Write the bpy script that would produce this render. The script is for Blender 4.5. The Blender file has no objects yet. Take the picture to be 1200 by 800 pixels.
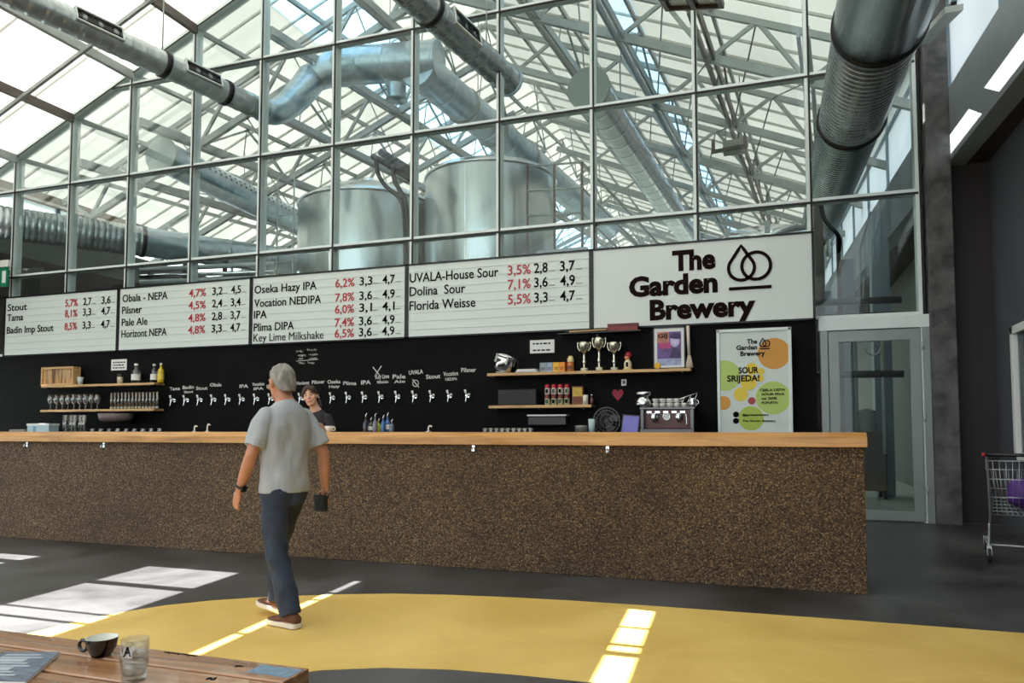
import bpy, bmesh, math, random
from mathutils import Vector, Matrix, noise
random.seed(7)
PI = math.pi
SC = bpy.context.scene
COL = SC.collection

# ------------------------------------------------------------------ camera
F, CX, CY, HZ, EYE = 870.0, 600.0, 455.0, 504.0, 1.28
PIT = math.atan((HZ - CY) / F)
YAW = math.atan((905.0 - CX) * math.cos(PIT) / F)
cam_d = bpy.data.cameras.new('camera')
cam = bpy.data.objects.new('camera', cam_d); COL.objects.link(cam)
cam.location = (0, 0, EYE)
cam.rotation_euler = (PI / 2 + PIT, 0, YAW)
cam_d.sensor_width = 36.0
cam_d.lens = F / 1200.0 * 36.0
cam_d.shift_y = (CY - 400.0) / 1200.0
cam_d.clip_start = 0.05; cam_d.clip_end = 500
SC.camera = cam

# ------------------------------------------------------------------ light
w = bpy.data.worlds.new('world'); SC.world = w; w.use_nodes = True
bg = w.node_tree.nodes['Background']
bg.inputs[0].default_value = (0.90, 0.96, 1.0, 1); bg.inputs[1].default_value = 1.7
SUN_DIR = Vector((0.52, 0.0, -0.855)).normalized()
sun_d = bpy.data.lights.new('sun', 'SUN'); sun = bpy.data.objects.new('sun', sun_d); COL.objects.link(sun)
sun_d.energy = 20.5; sun_d.angle = 0.003; sun_d.color = (1.0, 0.97, 0.92)
sun.rotation_euler = SUN_DIR.to_track_quat('-Z', 'Y').to_euler()
SC.view_settings.view_transform = 'Standard'
SC.view_settings.look = 'None'
SC.view_settings.exposure = 0.58
SC.view_settings.gamma = 1.0
SC.view_settings.use_curve_mapping = False
SC.cycles.max_bounces = 10
SC.cycles.diffuse_bounces = 5
SC.cycles.glossy_bounces = 4
SC.cycles.transmission_bounces = 6
SC.cycles.transparent_max_bounces = 24
SC.cycles.sample_clamp_indirect = 6.0
SC.cycles.use_denoising = True
SC.cycles.caustics_reflective = False
SC.cycles.caustics_refractive = False

# ------------------------------------------------------------------ measuring helpers
_f = Vector((-math.sin(YAW) * math.cos(PIT), math.cos(YAW) * math.cos(PIT), math.sin(PIT)))
_r = Vector((math.cos(YAW), math.sin(YAW), 0))
_u = _r.cross(_f)
EYEP = Vector((0, 0, EYE))
def _ray(x, y): return _f + _r * ((x - CX) / F) - _u * ((y - CY) / F)
def onY(x, y, Y): d = _ray(x, y); return EYEP + d * (Y / d.y)
def onX(x, y, X): d = _ray(x, y); return EYEP + d * (X / d.x)
def onZ(x, y, Z): d = _ray(x, y); return EYEP + d * ((Z - EYE) / d.z)

# ------------------------------------------------------------------ materials
def lin(c):
    r = []
    for v in c:
        v /= 255.0
        r.append(v / 12.92 if v <= 0.04045 else ((v + 0.055) / 1.055) ** 2.4)
    return tuple(r) + (1.0,)
MATS = {}
def mat(name, rgb, rough=0.5, metal=0.0, var=0.0, scale=8.0, bump=0.0, bscale=None, spec=0.5, stretch=(1, 1, 1), coat=0.0):
    if name in MATS: return MATS[name]
    m = bpy.data.materials.new(name); m.use_nodes = True
    nt = m.node_tree; b = nt.nodes['Principled BSDF']
    c = lin(rgb)
    b.inputs['Roughness'].default_value = rough
    b.inputs['Metallic'].default_value = metal
    b.inputs['Specular IOR Level'].default_value = spec
    b.inputs['Coat Weight'].default_value = coat
    tc = nt.nodes.new('ShaderNodeTexCoord'); mp = nt.nodes.new('ShaderNodeMapping')
    mp.inputs['Scale'].default_value = stretch
    nt.links.new(tc.outputs['Object'], mp.inputs[0])
    n = nt.nodes.new('ShaderNodeTexNoise'); n.inputs['Scale'].default_value = scale; n.inputs['Detail'].default_value = 5
    nt.links.new(mp.outputs[0], n.inputs['Vector'])
    rp = nt.nodes.new('ShaderNodeValToRGB')
    lo = tuple(max(0, v * (1 - var)) for v in c[:3]) + (1,); hi = tuple(min(1, v * (1 + var)) for v in c[:3]) + (1,)
    rp.color_ramp.elements[0].position = 0.3; rp.color_ramp.elements[0].color = lo
    rp.color_ramp.elements[1].position = 0.7; rp.color_ramp.elements[1].color = hi
    nt.links.new(n.outputs['Fac'], rp.inputs[0]); nt.links.new(rp.outputs[0], b.inputs['Base Color'])
    if bump:
        n2 = nt.nodes.new('ShaderNodeTexNoise'); n2.inputs['Scale'].default_value = bscale or scale * 3; n2.inputs['Detail'].default_value = 4
        nt.links.new(mp.outputs[0], n2.inputs['Vector'])
        bp = nt.nodes.new('ShaderNodeBump'); bp.inputs['Strength'].default_value = bump; bp.inputs['Distance'].default_value = 0.02
        nt.links.new(n2.outputs['Fac'], bp.inputs['Height']); nt.links.new(bp.outputs[0], b.inputs['Normal'])
    MATS[name] = m
    return m
def glassmat(name, tint, refl=0.08, rough=0.0):
    if name in MATS: return MATS[name]
    m = bpy.data.materials.new(name); m.use_nodes = True; nt = m.node_tree; nt.nodes.clear()
    o = nt.nodes.new('ShaderNodeOutputMaterial'); mx = nt.nodes.new('ShaderNodeMixShader')
    t = nt.nodes.new('ShaderNodeBsdfTransparent'); t.inputs[0].default_value = tint + (1,)
    g = nt.nodes.new('ShaderNodeBsdfGlossy'); g.inputs['Roughness'].default_value = rough
    fr = nt.nodes.new('ShaderNodeLayerWeight'); fr.inputs['Blend'].default_value = 0.25
    ad = nt.nodes.new('ShaderNodeMath'); ad.operation = 'MULTIPLY_ADD'; ad.inputs[1].default_value = 0.25; ad.inputs[2].default_value = refl
    nt.links.new(fr.outputs['Fresnel'], ad.inputs[0]); nt.links.new(ad.outputs[0], mx.inputs[0])
    nt.links.new(t.outputs[0], mx.inputs[1]); nt.links.new(g.outputs[0], mx.inputs[2]); nt.links.new(mx.outputs[0], o.inputs[0])
    MATS[name] = m
    return m
def roofmat(name, rgb, trans=0.75):
    m = bpy.data.materials.new(name); m.use_nodes = True; nt = m.node_tree; nt.nodes.clear()
    o = nt.nodes.new('ShaderNodeOutputMaterial'); mx = nt.nodes.new('ShaderNodeMixShader'); mx.inputs[0].default_value = trans
    d = nt.nodes.new('ShaderNodeBsdfDiffuse'); t = nt.nodes.new('ShaderNodeBsdfTranslucent')
    tc = nt.nodes.new('ShaderNodeTexCoord'); n = nt.nodes.new('ShaderNodeTexNoise'); n.inputs['Scale'].default_value = 0.35; n.inputs['Detail'].default_value = 3
    nt.links.new(tc.outputs['Object'], n.inputs['Vector'])
    rp = nt.nodes.new('ShaderNodeValToRGB'); c = lin(rgb)
    rp.color_ramp.elements[0].position = 0.3; rp.color_ramp.elements[0].color = tuple(v * 0.86 for v in c[:3]) + (1,)
    rp.color_ramp.elements[1].position = 0.7; rp.color_ramp.elements[1].color = c
    nt.links.new(n.outputs['Fac'], rp.inputs[0])
    nt.links.new(rp.outputs[0], d.inputs[0]); nt.links.new(rp.outputs[0], t.inputs[0])
    nt.links.new(d.outputs[0], mx.inputs[1]); nt.links.new(t.outputs[0], mx.inputs[2]); nt.links.new(mx.outputs[0], o.inputs[0])
    MATS[name] = m
    return m
def aggregate():
    m = bpy.data.materials.new('exposed_aggregate'); m.use_nodes = True; nt = m.node_tree; b = nt.nodes['Principled BSDF']
    tc = nt.nodes.new('ShaderNodeTexCoord')
    v = nt.nodes.new('ShaderNodeTexVoronoi'); v.inputs['Scale'].default_value = 92; v.inputs['Randomness'].default_value = 1
    nt.links.new(tc.outputs['Object'], v.inputs['Vector'])
    sp = nt.nodes.new('ShaderNodeSeparateColor'); nt.links.new(v.outputs['Color'], sp.inputs[0])
    rp = nt.nodes.new('ShaderNodeValToRGB'); cr = rp.color_ramp
    cr.elements[0].position = 0; cr.elements[0].color = lin((72, 54, 40))
    cr.elements[1].position = 1; cr.elements[1].color = lin((176, 150, 110))
    for p, c in ((0.35, (98, 72, 50)), (0.6, (124, 96, 66)), (0.82, (136, 110, 78))):
        e = cr.elements.new(p); e.color = lin(c)
    nt.links.new(sp.outputs[0], rp.inputs[0])
    r2 = nt.nodes.new('ShaderNodeValToRGB')   # dark mortar between pebbles
    r2.color_ramp.elements[0].position = 0.45; r2.color_ramp.elements[0].color = (1, 1, 1, 1)
    r2.color_ramp.elements[1].position = 0.72; r2.color_ramp.elements[1].color = (0.3, 0.26, 0.22, 1)
    nt.links.new(v.outputs['Distance'], r2.inputs[0])
    mx = nt.nodes.new('ShaderNodeMix'); mx.data_type = 'RGBA'; mx.blend_type = 'MULTIPLY'; mx.inputs[0].default_value = 1
    nt.links.new(rp.outputs[0], mx.inputs[6]); nt.links.new(r2.outputs[0], mx.inputs[7])
    n = nt.nodes.new('ShaderNodeTexNoise'); n.inputs['Scale'].default_value = 1.1; n.inputs['Detail'].default_value = 4
    nt.links.new(tc.outputs['Object'], n.inputs['Vector'])
    r3 = nt.nodes.new('ShaderNodeValToRGB'); r3.color_ramp.elements[0].position = 0.3; r3.color_ramp.elements[0].color = (0.66, 0.64, 0.6, 1)
    r3.color_ramp.elements[1].position = 0.7; r3.color_ramp.elements[1].color = (1, 1, 1, 1)
    nt.links.new(n.outputs['Fac'], r3.inputs[0])
    m2 = nt.nodes.new('ShaderNodeMix'); m2.data_type = 'RGBA'; m2.blend_type = 'MULTIPLY'; m2.inputs[0].default_value = 1
    nt.links.new(mx.outputs[2], m2.inputs[6]); nt.links.new(r3.outputs[0], m2.inputs[7])
    nt.links.new(m2.outputs[2], b.inputs['Base Color'])
    iv = nt.nodes.new('ShaderNodeMath'); iv.operation = 'SUBTRACT'; iv.inputs[0].default_value = 1
    nt.links.new(v.outputs['Distance'], iv.inputs[1])
    bp = nt.nodes.new('ShaderNodeBump'); bp.inputs['Strength'].default_value = 0.9; bp.inputs['Distance'].default_value = 0.012
    nt.links.new(iv.outputs[0], bp.inputs['Height']); nt.links.new(bp.outputs[0], b.inputs['Normal'])
    b.inputs['Roughness'].default_value = 0.6
    return m
def plankmat(name, a, bcol, rough, axis=0, scale=2.0, coat=0.0):
    if name in MATS: return MATS[name]
    m = bpy.data.materials.new(name); m.use_nodes = True; nt = m.node_tree; b = nt.nodes['Principled BSDF']
    tc = nt.nodes.new('ShaderNodeTexCoord'); mp = nt.nodes.new('ShaderNodeMapping')
    s = [9, 9, 9]; s[axis] = 0.7; mp.inputs['Scale'].default_value = s
    nt.links.new(tc.outputs['Object'], mp.inputs[0])
    n = nt.nodes.new('ShaderNodeTexNoise'); n.inputs['Scale'].default_value = scale; n.inputs['Detail'].default_value = 6; n.inputs['Distortion'].default_value = 0.8
    nt.links.new(mp.outputs[0], n.inputs['Vector'])
    rp = nt.nodes.new('ShaderNodeValToRGB'); rp.color_ramp.elements[0].position = 0.32; rp.color_ramp.elements[0].color = lin(a)
    rp.color_ramp.elements[1].position = 0.68; rp.color_ramp.elements[1].color = lin(bcol)
    nt.links.new(n.outputs['Fac'], rp.inputs[0]); nt.links.new(rp.outputs[0], b.inputs['Base Color'])
    b.inputs['Roughness'].default_value = rough; b.inputs['Coat Weight'].default_value = coat
    MATS[name] = m
    return m
def duct_mat(name, rgb, rough=0.28, rings=0.0, stretch=14.0):
    m = bpy.data.materials.new(name); m.use_nodes = True; nt = m.node_tree; b = nt.nodes['Principled BSDF']
    b.inputs['Metallic'].default_value = 0.78; b.inputs['Roughness'].default_value = rough
    tc = nt.nodes.new('ShaderNodeTexCoord')
    n = nt.nodes.new('ShaderNodeTexNoise'); n.inputs['Scale'].default_value = 6; n.inputs['Detail'].default_value = 4
    nt.links.new(tc.outputs['Object'], n.inputs['Vector'])
    rp = nt.nodes.new('ShaderNodeValToRGB'); c = lin(rgb)
    rp.color_ramp.elements[0].position = 0.3; rp.color_ramp.elements[0].color = tuple(v * 0.75 for v in c[:3]) + (1,)
    rp.color_ramp.elements[1].position = 0.7; rp.color_ramp.elements[1].color = c
    nt.links.new(n.outputs['Fac'], rp.inputs[0]); nt.links.new(rp.outputs[0], b.inputs['Base Color'])
    MATS[name] = m
    return m

ALU = mat('pale_aluminium', (222, 232, 230), 0.4, 0.0, 0.04, 3)
GASKET = mat('black_gasket', (12, 12, 14), 0.6)
STEEL = mat('galvanised_steel', (168, 174, 172), 0.5, 0.15, 0.1, 5)
STEELB = mat('bluish_steel', (138, 158, 172), 0.45, 0.2, 0.12, 5)
DARKSTEEL = mat('dark_brown_steel', (98, 90, 84), 0.5, 0.2, 0.15, 5)
GLASS = glassmat('clear_glass', (0.91, 0.955, 0.955), 0.02)
BLACK = mat('black_painted_board', (9, 8, 9), 0.7, 0, 0.25, 2, spec=0.12)
BLACKM = mat('black_metal', (20, 20, 22), 0.4, 0.3)
BLACKP = mat('black_plastic', (16, 16, 17), 0.35)
WHITE = mat('white_paint', (232, 234, 232), 0.5)
WHITEP = mat('white_plastic', (228, 228, 224), 0.35)
PAPER = mat('white_paper', (226, 228, 226), 0.7)
CHROME = mat('chrome', (220, 222, 224), 0.12, 1.0)
INOX = mat('brushed_stainless', (190, 198, 198), 0.26, 0.95, 0.08, 3, stretch=(30, 30, 0.5))
OAK = plankmat('pale_oak', (176, 134, 84), (212, 172, 116), 0.4)
BARTOP = plankmat('bar_top_timber', (160, 108, 44), (206, 152, 78), 0.33, coat=0.2)
TABLEW = plankmat('varnished_brown_planks', (122, 80, 52), (188, 138, 98), 0.24, coat=0.6)
AGG = aggregate()

# ------------------------------------------------------------------ mesh builder
class MB:
    def __init__(s): s.v = []; s.f = []; s.sm = []
    def add(s, vs, fs, smooth=False):
        o = len(s.v); s.v += [Vector(v) for v in vs]
        for f in fs: s.f.append([i + o for i in f]); s.sm.append(smooth)
        return s
    def box(s, a, b, M=None):
        x0, y0, z0 = a; x1, y1, z1 = b
        vs = [Vector(p) for p in ((x0, y0, z0), (x1, y0, z0), (x1, y1, z0), (x0, y1, z0), (x0, y0, z1), (x1, y0, z1), (x1, y1, z1), (x0, y1, z1))]
        if M: vs = [M @ v for v in vs]
        return s.add(vs, [(0, 3, 2, 1), (4, 5, 6, 7), (0, 1, 5, 4), (1, 2, 6, 5), (2, 3, 7, 6), (3, 0, 4, 7)])
    def bar(s, p, q, wd, ht, up=(0, 0, 1)):
        p, q = Vector(p), Vector(q); t = (q - p).normalized(); up = Vector(up)
        if abs(t.dot(up)) > 0.98: up = Vector((0, 1, 0))
        a = t.cross(up).normalized(); b = a.cross(t)
        vs = []
        for c in (p, q):
            for i, j in ((-1, -1), (1, -1), (1, 1), (-1, 1)): vs.append(c + a * (i * wd / 2) + b * (j * ht / 2))
        return s.add(vs, [(0, 1, 2, 3), (7, 6, 5, 4), (0, 4, 5, 1), (1, 5, 6, 2), (2, 6, 7, 3), (3, 7, 4, 0)])
    def rings(s, rs, cap0=True, cap1=True, smooth=True):
        n = len(rs[0]); o = []
        vs = [p for r in rs for p in r]; fs = []
        for i in range(len(rs) - 1):
            for j in range(n):
                k = (j + 1) % n
                fs.append((i * n + j, i * n + k, (i + 1) * n + k, (i + 1) * n + j))
        s.add(vs, fs, smooth)
        if cap0: s.add(rs[0], [tuple(range(n))[::-1]])
        if cap1: s.add(rs[-1], [tuple(range(n))])
        return s
    def tube(s, pts, rad, n=12, side=None, cap0=True, cap1=True):
        pts = [Vector(p) for p in pts]; rs = []
        if not isinstance(rad, (list, tuple)): rad = [rad] * len(pts)
        t0 = (pts[1] - pts[0]).normalized()
        ref = Vector(side) if side else (Vector((1, 0, 0)) if abs(t0.x) < 0.8 else Vector((0, 1, 0)))
        for i, p in enumerate(pts):
            t = (pts[min(i + 1, len(pts) - 1)] - pts[max(i - 1, 0)]).normalized()
            a = (ref - t * ref.dot(t)).normalized(); b = t.cross(a)
            if not side: ref = a
            r = rad[i]; rx, ry = r if isinstance(r, (list, tuple)) else (r, r)
            rs.append([p + a * (rx * math.cos(2 * PI * k / n)) + b * (ry * math.sin(2 * PI * k / n)) for k in range(n)])
        return s.rings(rs, cap0, cap1)
    def lathe(s, prof, c=(0, 0, 0), n=24, M=None, cap0=False, cap1=False):
        c = Vector(c); rs = []
        for r, z in prof:
            ring = [Vector((r * math.cos(2 * PI * k / n), r * math.sin(2 * PI * k / n), z)) for k in range(n)]
            rs.append([(M @ p if M else p) + c for p in ring])
        return s.rings(rs, cap0, cap1)
    def ball(s, c, r, n=12, M=None):
        rx, ry, rz = r if isinstance(r, (list, tuple)) else (r, r, r); c = Vector(c); rs = []
        m = max(6, n // 2 + 2)
        for i in range(m + 1):
            th = -PI / 2 + PI * i / m
            cr = max(math.cos(th), 1e-3)
            ring = [Vector((rx * cr * math.cos(2 * PI * k / n), ry * cr * math.sin(2 * PI * k / n), rz * math.sin(th))) for k in range(n)]
            rs.append([(M @ p if M else p) + c for p in ring])
        return s.rings(rs)
    def torus(s, c, R, r, n=24, m=8, axis='Z', M=None, a0=0, a1=2 * PI):
        full = abs(a1 - a0 - 2 * PI) < 1e-6; c = Vector(c); pts = []
        k = n if full else n + 1
        rs = []
        for i in range(k):
            a = a0 + (a1 - a0) * i / n; ring = []
            for j in range(m):
                b = 2 * PI * j / m; q = R + r * math.cos(b); h = r * math.sin(b)
                p = {'Z': Vector((q * math.cos(a), q * math.sin(a), h)), 'Y': Vector((q * math.cos(a), h, q * math.sin(a))), 'X': Vector((h, q * math.cos(a), q * math.sin(a)))}[axis]
                ring.append((M @ p if M else p) + c)
            rs.append(ring)
        if full: rs.append(rs[0]); return s.rings(rs, False, False)
        return s.rings(rs)
    def prism(s, poly, d):  # poly of 3D points extruded by vector d
        n = len(poly); d = Vector(d); a = [Vector(p) for p in poly]; b = [p + d for p in a]
        s.add(a + b, [tuple(range(n))[::-1], tuple(range(n, 2 * n))] + [(i, (i + 1) % n, n + (i + 1) % n, n + i) for i in range(n)])
        return s
    def build(s, name, m, parent=None, bevel=0.0, local=False, segs=2):
        me = bpy.data.meshes.new(name)
        off = Vector((0, 0, 0))
        if parent is not None and not local: off = world_loc(parent)
        me.from_pydata([tuple(v - off) for v in s.v], [], s.f)
        me.polygons.foreach_set('use_smooth', s.sm); me.update()
        bm = bmesh.new(); bm.from_mesh(me)
        bmesh.ops.remove_doubles(bm, verts=bm.verts, dist=1e-5)
        bmesh.ops.recalc_face_normals(bm, faces=bm.faces); bm.to_mesh(me); bm.free()
        me.materials.append(m)
        o = bpy.data.objects.new(name, me); COL.objects.link(o)
        if parent is not None: o.parent = parent
        if bevel:
            bv = o.modifiers.new('bevel', 'BEVEL'); bv.width = bevel; bv.segments = segs; bv.limit_method = 'ANGLE'; bv.angle_limit = math.radians(40)
        return o
def world_loc(o):
    v = Vector((0, 0, 0))
    while o is not None: v += Vector(o.location); o = o.parent
    return v
def thing(name, label, cat, loc=(0, 0, 0), rz=0.0, group=None):
    o = bpy.data.objects.new(name, None); COL.objects.link(o); o.empty_display_size = 0.1
    o.location = loc; o.rotation_euler = (0, 0, rz)
    return tag(o, label, cat, group)
def tag(o, label, cat, group=None):
    o['label'] = label; o['category'] = cat
    if group: o['group'] = group
    return o
def struct(o): o['kind'] = 'structure'; return o
def recenter(o):   # put a single-mesh thing's origin at its base
    vs = o.data.vertices
    lo = Vector((min(v.co.x for v in vs), min(v.co.y for v in vs), min(v.co.z for v in vs)))
    hi = Vector((max(v.co.x for v in vs), max(v.co.y for v in vs), 0))
    c = Vector(((lo.x + hi.x) / 2, (lo.y + hi.y) / 2, lo.z))
    o.data.transform(Matrix.Translation(-c)); o.location = c
    return o
def dup(root, loc=None, label=None, rz=None, group=None):
    r = root.copy(); COL.objects.link(r)
    if loc is not None: r.location = loc
    if rz is not None: r.rotation_euler = (0, 0, rz)
    if label: r['label'] = label
    if group: r['group'] = group
    for ch in list(root.children):
        c = ch.copy(); COL.objects.link(c); c.parent = r
        for g in list(ch.children):
            d = g.copy(); COL.objects.link(d); d.parent = c
    return r
ORD = ['first', 'second', 'third', 'fourth', 'fifth', 'sixth', 'seventh', 'eighth', 'ninth', 'tenth', 'eleventh', 'twelfth', 'thirteenth', 'fourteenth', 'fifteenth', 'sixteenth', 'seventeenth', 'eighteenth', 'nineteenth', 'twentieth']

# ------------------------------------------------------------------ lettering
def text_mesh(s, bold=0.0, extrude=0.0):
    cu = bpy.data.curves.new('lettering', 'FONT'); cu.body = s; cu.size = 1.0; cu.offset = bold; cu.extrude = extrude; cu.resolution_u = 3
    cu.align_x = 'LEFT'
    ob = bpy.data.objects.new('lettering', cu); COL.objects.link(ob)
    dg = bpy.context.evaluated_depsgraph_get(); dg.update()
    me = bpy.data.meshes.new_from_object(ob.evaluated_get(dg))
    bpy.data.objects.remove(ob); bpy.data.curves.remove(cu)
    return me
_h = text_mesh('H'); CAPH = max(v.co.y for v in _h.vertices); bpy.data.meshes.remove(_h)
def letter(s, x0, x1, zb, cap, Y, m, parent, name='lettering', bold=0.0, tilt=0.0, depth=0.004):
    """text on a plane Y, from x0 (to x1 if given), baseline zb, capital height cap"""
    me = text_mesh(s, bold, 0.5)
    xs = [v.co.x for v in me.vertices]; a, b = min(xs), max(xs)
    k = cap / CAPH; kx = k if x1 is None else (x1 - x0) / (b - a)
    off = world_loc(parent) if parent is not None else Vector((0, 0, 0))
    for v in me.vertices:
        x = (v.co.x - a) * kx; z = v.co.y * k; y = -v.co.z * 2 * depth / 2
        v.co = Vector((x0 + x * math.cos(tilt) - z * math.sin(tilt), Y + y, zb + z * math.cos(tilt) + x * math.sin(tilt))) - off
    me.materials.clear(); me.materials.append(m); me.name = name
    o = bpy.data.objects.new(name, me); COL.objects.link(o)
    if parent is not None: o.parent = parent
    return o

# ================================================================== SETTING
YW = 11.665                       # glass wall plane
X_EL, X_R, X_ER = -16.7, -6.5, 2.35   # left eave, ridge, right eave
def zroof(x): return 14.05 + 0.42 * x if x <= X_R else 14.05 + 0.42 * X_R - 0.42 * (x - X_R)
YF, YB = -9.0, 44.0               # roof extent along the hall

# ---- floor
def floormat(name, a, b, rough, scale):
    m = bpy.data.materials.new(name); m.use_nodes = True; nt = m.node_tree; p = nt.nodes['Principled BSDF']
    tc = nt.nodes.new('ShaderNodeTexCoord')
    n = nt.nodes.new('ShaderNodeTexNoise'); n.inputs['Scale'].default_value = scale; n.inputs['Detail'].default_value = 8; n.inputs['Roughness'].default_value = 0.65; n.inputs['Distortion'].default_value = 0.6
    nt.links.new(tc.outputs['Object'], n.inputs['Vector'])
    rp = nt.nodes.new('ShaderNodeValToRGB'); rp.color_ramp.elements[0].position = 0.33; rp.color_ramp.elements[0].color = lin(a)
    rp.color_ramp.elements[1].position = 0.68; rp.color_ramp.elements[1].color = lin(b)
    nt.links.new(n.outputs['Fac'], rp.inputs[0]); nt.links.new(rp.outputs[0], p.inputs['Base Color'])
    r2 = nt.nodes.new('ShaderNodeMapRange'); r2.inputs['To Min'].default_value = rough * 0.75; r2.inputs['To Max'].default_value = rough * 1.3
    nt.links.new(n.outputs['Fac'], r2.inputs[0]); nt.links.new(r2.outputs[0], p.inputs['Roughness'])
    MATS[name] = m
    return m
FLOOR = floormat('worn_dark_concrete', (36, 34, 35), (92, 92, 94), 0.42, 0.9)
FLOORB = floormat('pale_brewery_concrete', (188, 196, 186), (228, 232, 222), 0.35, 1.2)
YELLOW = floormat('yellow_floor_paint', (216, 178, 90), (240, 207, 122), 0.38, 0.8)
ground = struct(MB().box((-80, -60, -0.6), (80, 110, -0.3)).build('terrain', mat('outside_ground', (120, 120, 110), 0.9, 0, 0.2, 1)))
struct(MB().box((-24, -12, -0.3), (14, YW + 0.1, 0)).build('floor', FLOOR))
struct(MB().box((-24, YW + 0.1, -0.3), (14, 48, 0)).build('floor_brewery', FLOORB))
# painted curved band, 2 mm of paint on the concrete
outer = [(9, 5.6), (1.5, 5.57), (0.5, 5.56), (-0.75, 5.53), (-1.4, 5.5), (-1.91, 5.45), (-2.4, 5.37), (-2.84, 5.26), (-3.2, 5.11), (-3.5, 4.95), (-3.78, 4.78), (-4.01, 4.6), (-4.22, 4.36), (-4.35, 4.1), (-4.42, 3.8), (-4.46, 3.4), (-4.48, 2.8), (-4.48, -4)]
inner = [(-2.66, -4), (-2.66, 2.6), (-2.62, 3.0), (-2.5, 3.28), (-2.3, 3.48), (-2.0, 3.63), (-1.65, 3.72), (-1.3, 3.755), (-0.9, 3.77), (9, 3.8)]
struct(MB().prism([(x, y, 0.0) for x, y in outer + inner], (0, 0, 0.002)).build('trim_1', YELLOW))

# ---- roof: translucent sheets; the hall half has open strips the sun comes through
ROOF = roofmat('cream_translucent_sheet', (196, 196, 192), 0.72)
ROOFN = roofmat('pale_translucent_sheet', (176, 176, 172), 0.76)
ROOFBLUE = roofmat('sky_tinted_sheet', (178, 196, 206), 0.85)  # blue of the sky behind is put into the sheet colour
def roof_x(xf): return (xf - 0.52 / 0.855 * 14.05) / (1 + 0.52 / 0.855 * 0.42)
HOLES = []   # (x left at Y 4.5, x right, slope, y0, y1) on the floor
for y0, y1 in ((3.0, 4.24), (4.34, 4.44), (4.5, 5.42), (5.47, 5.55)): HOLES.append((-0.95, -0.76, -0.06, y0, y1))
for y0, y1 in ((3.3, 3.9), (3.95, 4.4), (4.45, 5.1), (5.15, 5.6)): HOLES.append((-3.29, -3.21, -0.1, y0, y1))
for y0, y1 in ((2.9, 3.75), (3.8, 3.98), (4.02, 4.78), (4.9, 5.56)): HOLES.append((-5.45, -4.4, -0.14, y0, y1))
for y0, y1 in ((5.1, 5.24), (5.4, 5.62)): HOLES.append((-8.4, -7.0, -0.05, y0, y1))
hl = MB()
brk = sorted({YF, YW + 0.02} | {h[3] for h in HOLES} | {h[4] for h in HOLES})
for y0, y1 in zip(brk, brk[1:]):
    act = sorted([h for h in HOLES if h[3] <= y0 + 1e-6 and h[4] >= y1 - 1e-6], key=lambda h: h[0])
    def edges(y):
        e = [X_EL - 0.3]
        for h in act: e += [roof_x(h[0] + h[2] * (y - 4.5)), roof_x(h[1] + h[2] * (y - 4.5))]
        return e + [X_R]
    e0, e1 = edges(y0), edges(y1)
    for i in range(0, len(e0), 2):
        q = [(e0[i], y0), (e0[i + 1], y0), (e1[i + 1], y1), (e1[i], y1)]
        hl.prism([(x, y, zroof(x)) for x, y in q], (0, 0, 0.03))
ceiling = bpy.data.objects.new('ceiling', None); COL.objects.link(ceiling); struct(ceiling)
hl.build('roof_sheet', ROOF, ceiling)
def sheet(x0, x1, y0, y1, m, nm='roof_sheet'):
    return MB().prism([(x0, y0, zroof(x0)), (x1, y0, zroof(x1)), (x1, y1, zroof(x1)), (x0, y1, zroof(x0))], (0, 0, 0.03)).build(nm, m, ceiling)
def slit_x(v, y): return v - 0.0604 * (y - YW)
def skewsheet(e0, e1, y0, y1):
    q = [(e0(y0), y0), (e1(y0), y0), (e1(y1), y1), (e0(y1), y1)]
    MB().prism([(x, y, zroof(x)) for x, y in q], (0, 0, 0.03)).build('roof_sheet', ROOF, ceiling)
sheet(X_R, X_ER + 0.3, YF, 5.5, ROOF)
skewsheet(lambda y: X_R, lambda y: slit_x(0.33, y), 5.5, YW + 0.02); skewsheet(lambda y: slit_x(0.57, y), lambda y: X_ER + 0.3, 5.5, YW + 0.02)
Yb0 = YW + 0.02
sheet(X_EL - 0.3, -9.6, Yb0, YB, ROOFN); sheet(-9.6, -8.1, Yb0, YB, ROOFBLUE, 'skylight_sheet'); sheet(-8.1, X_R, Yb0, YB, ROOFN)
SK = 0.09
def skq(xa, xb, m, nm):   # skewed strip following the girders
    y0, y1 = Yb0, YB
    a0, a1, b0, b1 = xa + SK * (y0 - 13.5), xa + SK * (y1 - 13.5), xb + SK * (y0 - 13.5), xb + SK * (y1 - 13.5)
    a0, a1, b0, b1 = [min(max(v, X_R), X_ER + 0.3) for v in (a0, a1, b0, b1)]
    return MB().prism([(a0, y0, zroof(a0)), (b0, y0, zroof(b0)), (b1, y1, zroof(b1)), (a1, y1, zroof(a1))], (0, 0, 0.03)).build(nm, m, ceiling)
skq(-20, -3.15, ROOFN, 'roof_sheet'); skq(-3.15, -2.5, ROOFBLUE, 'skylight_sheet'); skq(-2.5, 9, ROOFN, 'roof_sheet')
gb = MB()
y = 12.3
while y < YB:
    for (xa, xb) in ((X_EL, X_R), (X_R, X_ER)): gb.bar((xa, y, zroof(xa) - 0.03), (xb, y, zroof(xb) - 0.03), 0.035, 0.05)
    y += 0.74
y = 10.8
while y > -6:
    for (xa, xb) in ((X_EL, X_R), (X_R, -0.3)): gb.bar((xa, y, zroof(xa) + 0.07), (xb, y, zroof(xb) + 0.07), 0.05, 0.06)
    y -= 1.48
gb.build('glazing_bar', mat('white_aluminium_bar', (205, 205, 198), 0.5, 0.1), ceiling)
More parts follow.
